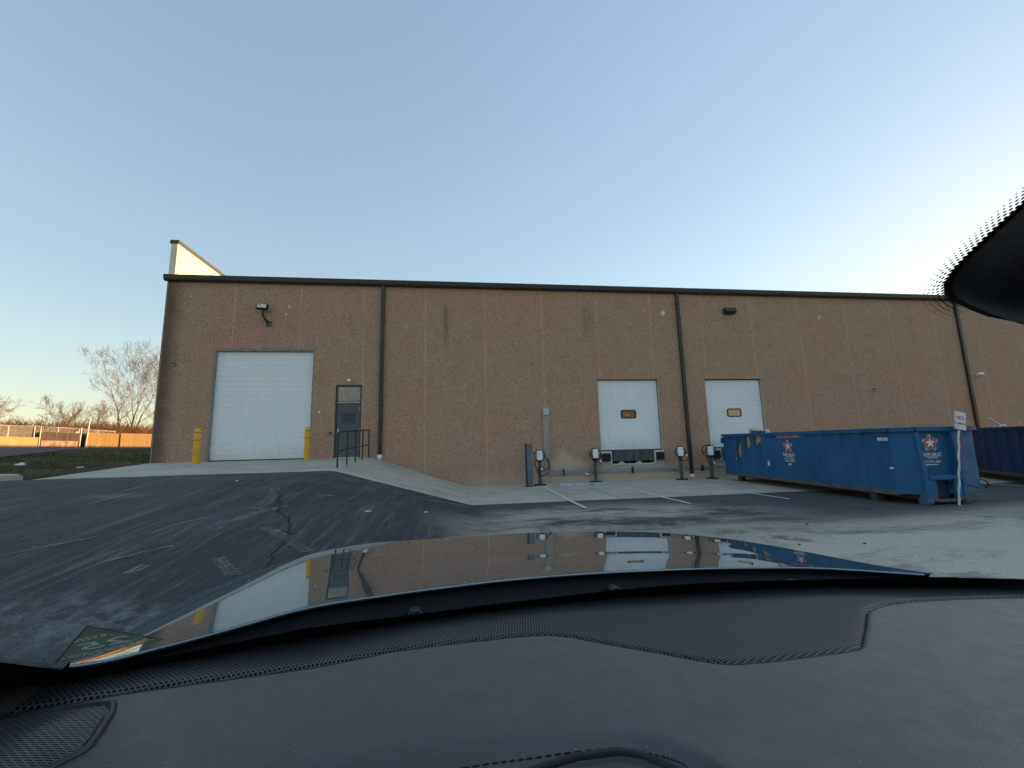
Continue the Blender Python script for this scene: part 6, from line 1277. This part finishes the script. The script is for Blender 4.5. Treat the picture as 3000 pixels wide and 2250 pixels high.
# pillar foot trim in the left corner
PT = [(-.4459,.7838), (-.4014,.7597), (-.3691,.7315), (-.3536,.7061), (-.3509,.683), (-.3533,.6526), (-.3586,.6408), (-.375,.628)]
mb = MB()
for i in range(31):
    x, y = polyat(PT, i/30.)
    for q in range(11):
        t = q/10; a = t*pi/2; mb.v.append((x - .10*(1 - cos(a)) - .03*t, min(y, .70) - .09*t, zd(x, y) + HC + .004 + .040*sin(a)*(.5 + .5*t) - .012*(q == 0)))
mb.f = [(i*11+q, i*11+q+1, (i+1)*11+q+1, (i+1)*11+q) for i in range(30) for q in range(10)]
obj('pillar_trim', mb, M['trim'], CAR, 180, fix=False)
# speaker pod
PD = [(-.43,.617), (-.366,.6271), (-.3545,.634), (-.3259,.6383), (-.2947,.6411), (-.270,.6432), (-.2595,.641), (-.2550,.632), (-.2499,.6174), (-.2417,.5716), (-.2405,.556), (-.244,.546), (-.2519,.5346), (-.2629,.5163), (-.285,.49), (-.32,.465), (-.43,.44)]
def ringpd(s_, dz, n=80):
    cx, cy = -.34, .555; out = []
    for i in range(n + 1):
        x, y = polyat(PD, i/n); X = cx + (x-cx)*s_; Y = cy + (y-cy)*s_; out.append((X, Y, pad_z(X, Y) + HC + dz))
    return out
mb = MB(); lays = [ringpd(1.0, .0012), ringpd(.985, .004), ringpd(.955, .004), ringpd(.93, -.002), ringpd(.90, -.002)]
for l_ in lays: mb.v += l_
n_ = len(lays[0]); mb.f = [(k*n_+i, k*n_+i+1, (k+1)*n_+i+1, (k+1)*n_+i) for k in range(len(lays)-1) for i in range(n_ - 1)]
PDR = obj('speaker_pod', mb, M['podrim'], CAR, 180, fix=False)
mb = MB(); lays = [ringpd(s_, .0018 + .005*sin((.91 - s_)/.91*pi/2)) for s_ in (.915, .86, .78, .66, .5, .3, .1)]
for l_ in lays: mb.v += l_
mb.f = [(k*n_+i, k*n_+i+1, (k+1)*n_+i+1, (k+1)*n_+i) for k in range(len(lays)-1) for i in range(n_ - 1)]
obj('speaker_grille', mb, M['pod'], PDR, 180, fix=False)
# stitched seam and instrument hood
SEAM = [(.02,.449), (.0747,.4469), (.1182,.4445), (.1552,.4408), (.1978,.4363), (.2484,.4286), (.2677,.4203), (.2886,.4042), (.2993,.3929), (.304,.375), (.306,.35)]
mb = MB(); n_ = 44
for i in range(n_):
    a = polyat(SEAM, (i + .10)/n_); b = polyat(SEAM, (i + .80)/n_)
    mb.tube([(a[0], a[1], pad_z(*a) + HC - .0001), ((a[0]+b[0])/2, (a[1]+b[1])/2, pad_z((a[0]+b[0])/2, (a[1]+b[1])/2) + HC + .0006), (b[0], b[1], pad_z(*b) + HC - .0001)], .0008, 6)
obj('stitching', mb, M['thread'], DB, 70)
LID = [(.02,.395), (.08,.414), (.1563,.4275), (.2013,.4289), (.2448,.4234), (.268,.413), (.283,.3978), (.2906,.3878), (.297,.365), (.298,.34)]
mb = MB(); mb.tube([(x, y, pad_z(x, y) + HC + .0005) for x, y in [polyat(LID, i/60.) for i in range(61)]], .0045, 10); obj('piping', mb, M['seal'], DB, 70)
mb = MB()
for i in range(61):
    x, y = polyat(LID, i/60.); cx, cy = .17, .30
    for q in range(9):
        t = q/8; X = x + (cx - x)*t*.75; Y = y - .005 + (cy - y)*t*.75; mb.v.append((X, Y, pad_z(x, y) + HC + .001 + .004*sin(min(1, t*5)*pi/2) - .10*t))
mb.f = [(i*9+q, i*9+q+1, (i+1)*9+q+1, (i+1)*9+q) for i in range(60) for q in range(8)]
obj('instrument_hood', mb, M['dash'], CAR, 180, fix=False)
# cabin tub below the dash so that no daylight comes up from underneath
mb = MB(); mb.box(-.50, -2.55, .40, 1.56, .55, .44); mb.add([(-.50,.02,.44), (1.54,.02,.44), (1.54,.02,1.26), (-.50,.02,1.30)], [(0,1,2,3)])
for x in (-.505, 1.565): mb.add([(x,-2.55,.44), (x,.70,.44), (x,.70,1.20), (x,-2.55,1.17)], [(0,1,2,3)])
obj('cabin_lining', mb, M['trim'], CAR, fix=False)
# ------------------------------------------------------------------ camera, sky and sun
cam = bpy.data.cameras.new('camera'); co_ = bpy.data.objects.new('camera', cam); COL.objects.link(co_)
yaw, pitch, roll, fpx = .1348, .1503, -.0249, 1248.27
fwd = Vector((sin(yaw)*cos(pitch), cos(yaw)*cos(pitch), sin(pitch))); rgt = Vector((cos(yaw), -sin(yaw), 0)); upv = rgt.cross(fwd)
r2 = rgt*cos(roll) + upv*sin(roll); u2 = upv*cos(roll) - rgt*sin(roll)
Mx = Matrix((r2, u2, -fwd)).transposed().to_4x4(); Mx.translation = EYE; co_.matrix_world = Mx
cam.sensor_fit = 'HORIZONTAL'; cam.sensor_width = 36; cam.lens = 36*fpx/3000; cam.clip_start = .02; cam.clip_end = 4000
scene.camera = co_

SUN_AZ, SUN_EL = radians(90 - 24), radians(9.3)         # azimuth clockwise from +Y
Sd = Vector((sin(SUN_AZ)*cos(SUN_EL), cos(SUN_AZ)*cos(SUN_EL), sin(SUN_EL)))
sl = bpy.data.lights.new('sun', 'SUN'); so = bpy.data.objects.new('sun', sl); COL.objects.link(so)
sl.energy = 4.2; sl.angle = radians(.55); sl.color = (1, .57, .24); so.rotation_euler = Sd.to_track_quat('Z', 'Y').to_euler(); so.location = (30, 30, 60)
w = bpy.data.worlds.new('World'); scene.world = w; w.use_nodes = True; nt = w.node_tree; bg = nt.nodes['Background']
sky = nt.nodes.new('ShaderNodeTexSky'); sky.sky_type = 'NISHITA'; sky.sun_disc = False; sky.sun_elevation = SUN_EL; sky.sun_rotation = SUN_AZ
sky.altitude = 200; sky.air_density = 1.25; sky.dust_density = 0.3; sky.ozone_density = 1.1
# gamma, saturation and tint regrade the sky, evening out its bright and dark sides
gm = nt.nodes.new('ShaderNodeGamma'); gm.inputs[1].default_value = .50
sky_tint = nt.nodes.new('ShaderNodeMix'); sky_tint.data_type = 'RGBA'; sky_tint.blend_type = 'MULTIPLY'; sky_tint.inputs[0].default_value = 1; sky_tint.inputs[7].default_value = (1.06, 1.08, 1.17, 1)
nt.links.new(sky.outputs[0], gm.inputs[0]); hs = nt.nodes.new('ShaderNodeHueSaturation'); hs.inputs['Saturation'].default_value = 1.35; nt.links.new(gm.outputs[0], hs.inputs['Color']); nt.links.new(hs.outputs[0], sky_tint.inputs[6]); nt.links.new(sky_tint.outputs[2], bg.inputs[0]); bg.inputs[1].default_value = .13
scene.view_settings.view_transform = 'Standard'; scene.view_settings.look = 'None'; scene.view_settings.gamma = 1; scene.view_settings.exposure = 1.75
scene.cycles.max_bounces = 8; scene.cycles.diffuse_bounces = 4; scene.cycles.glossy_bounces = 4; scene.cycles.transparent_max_bounces = 16
scene.cycles.use_denoising = True
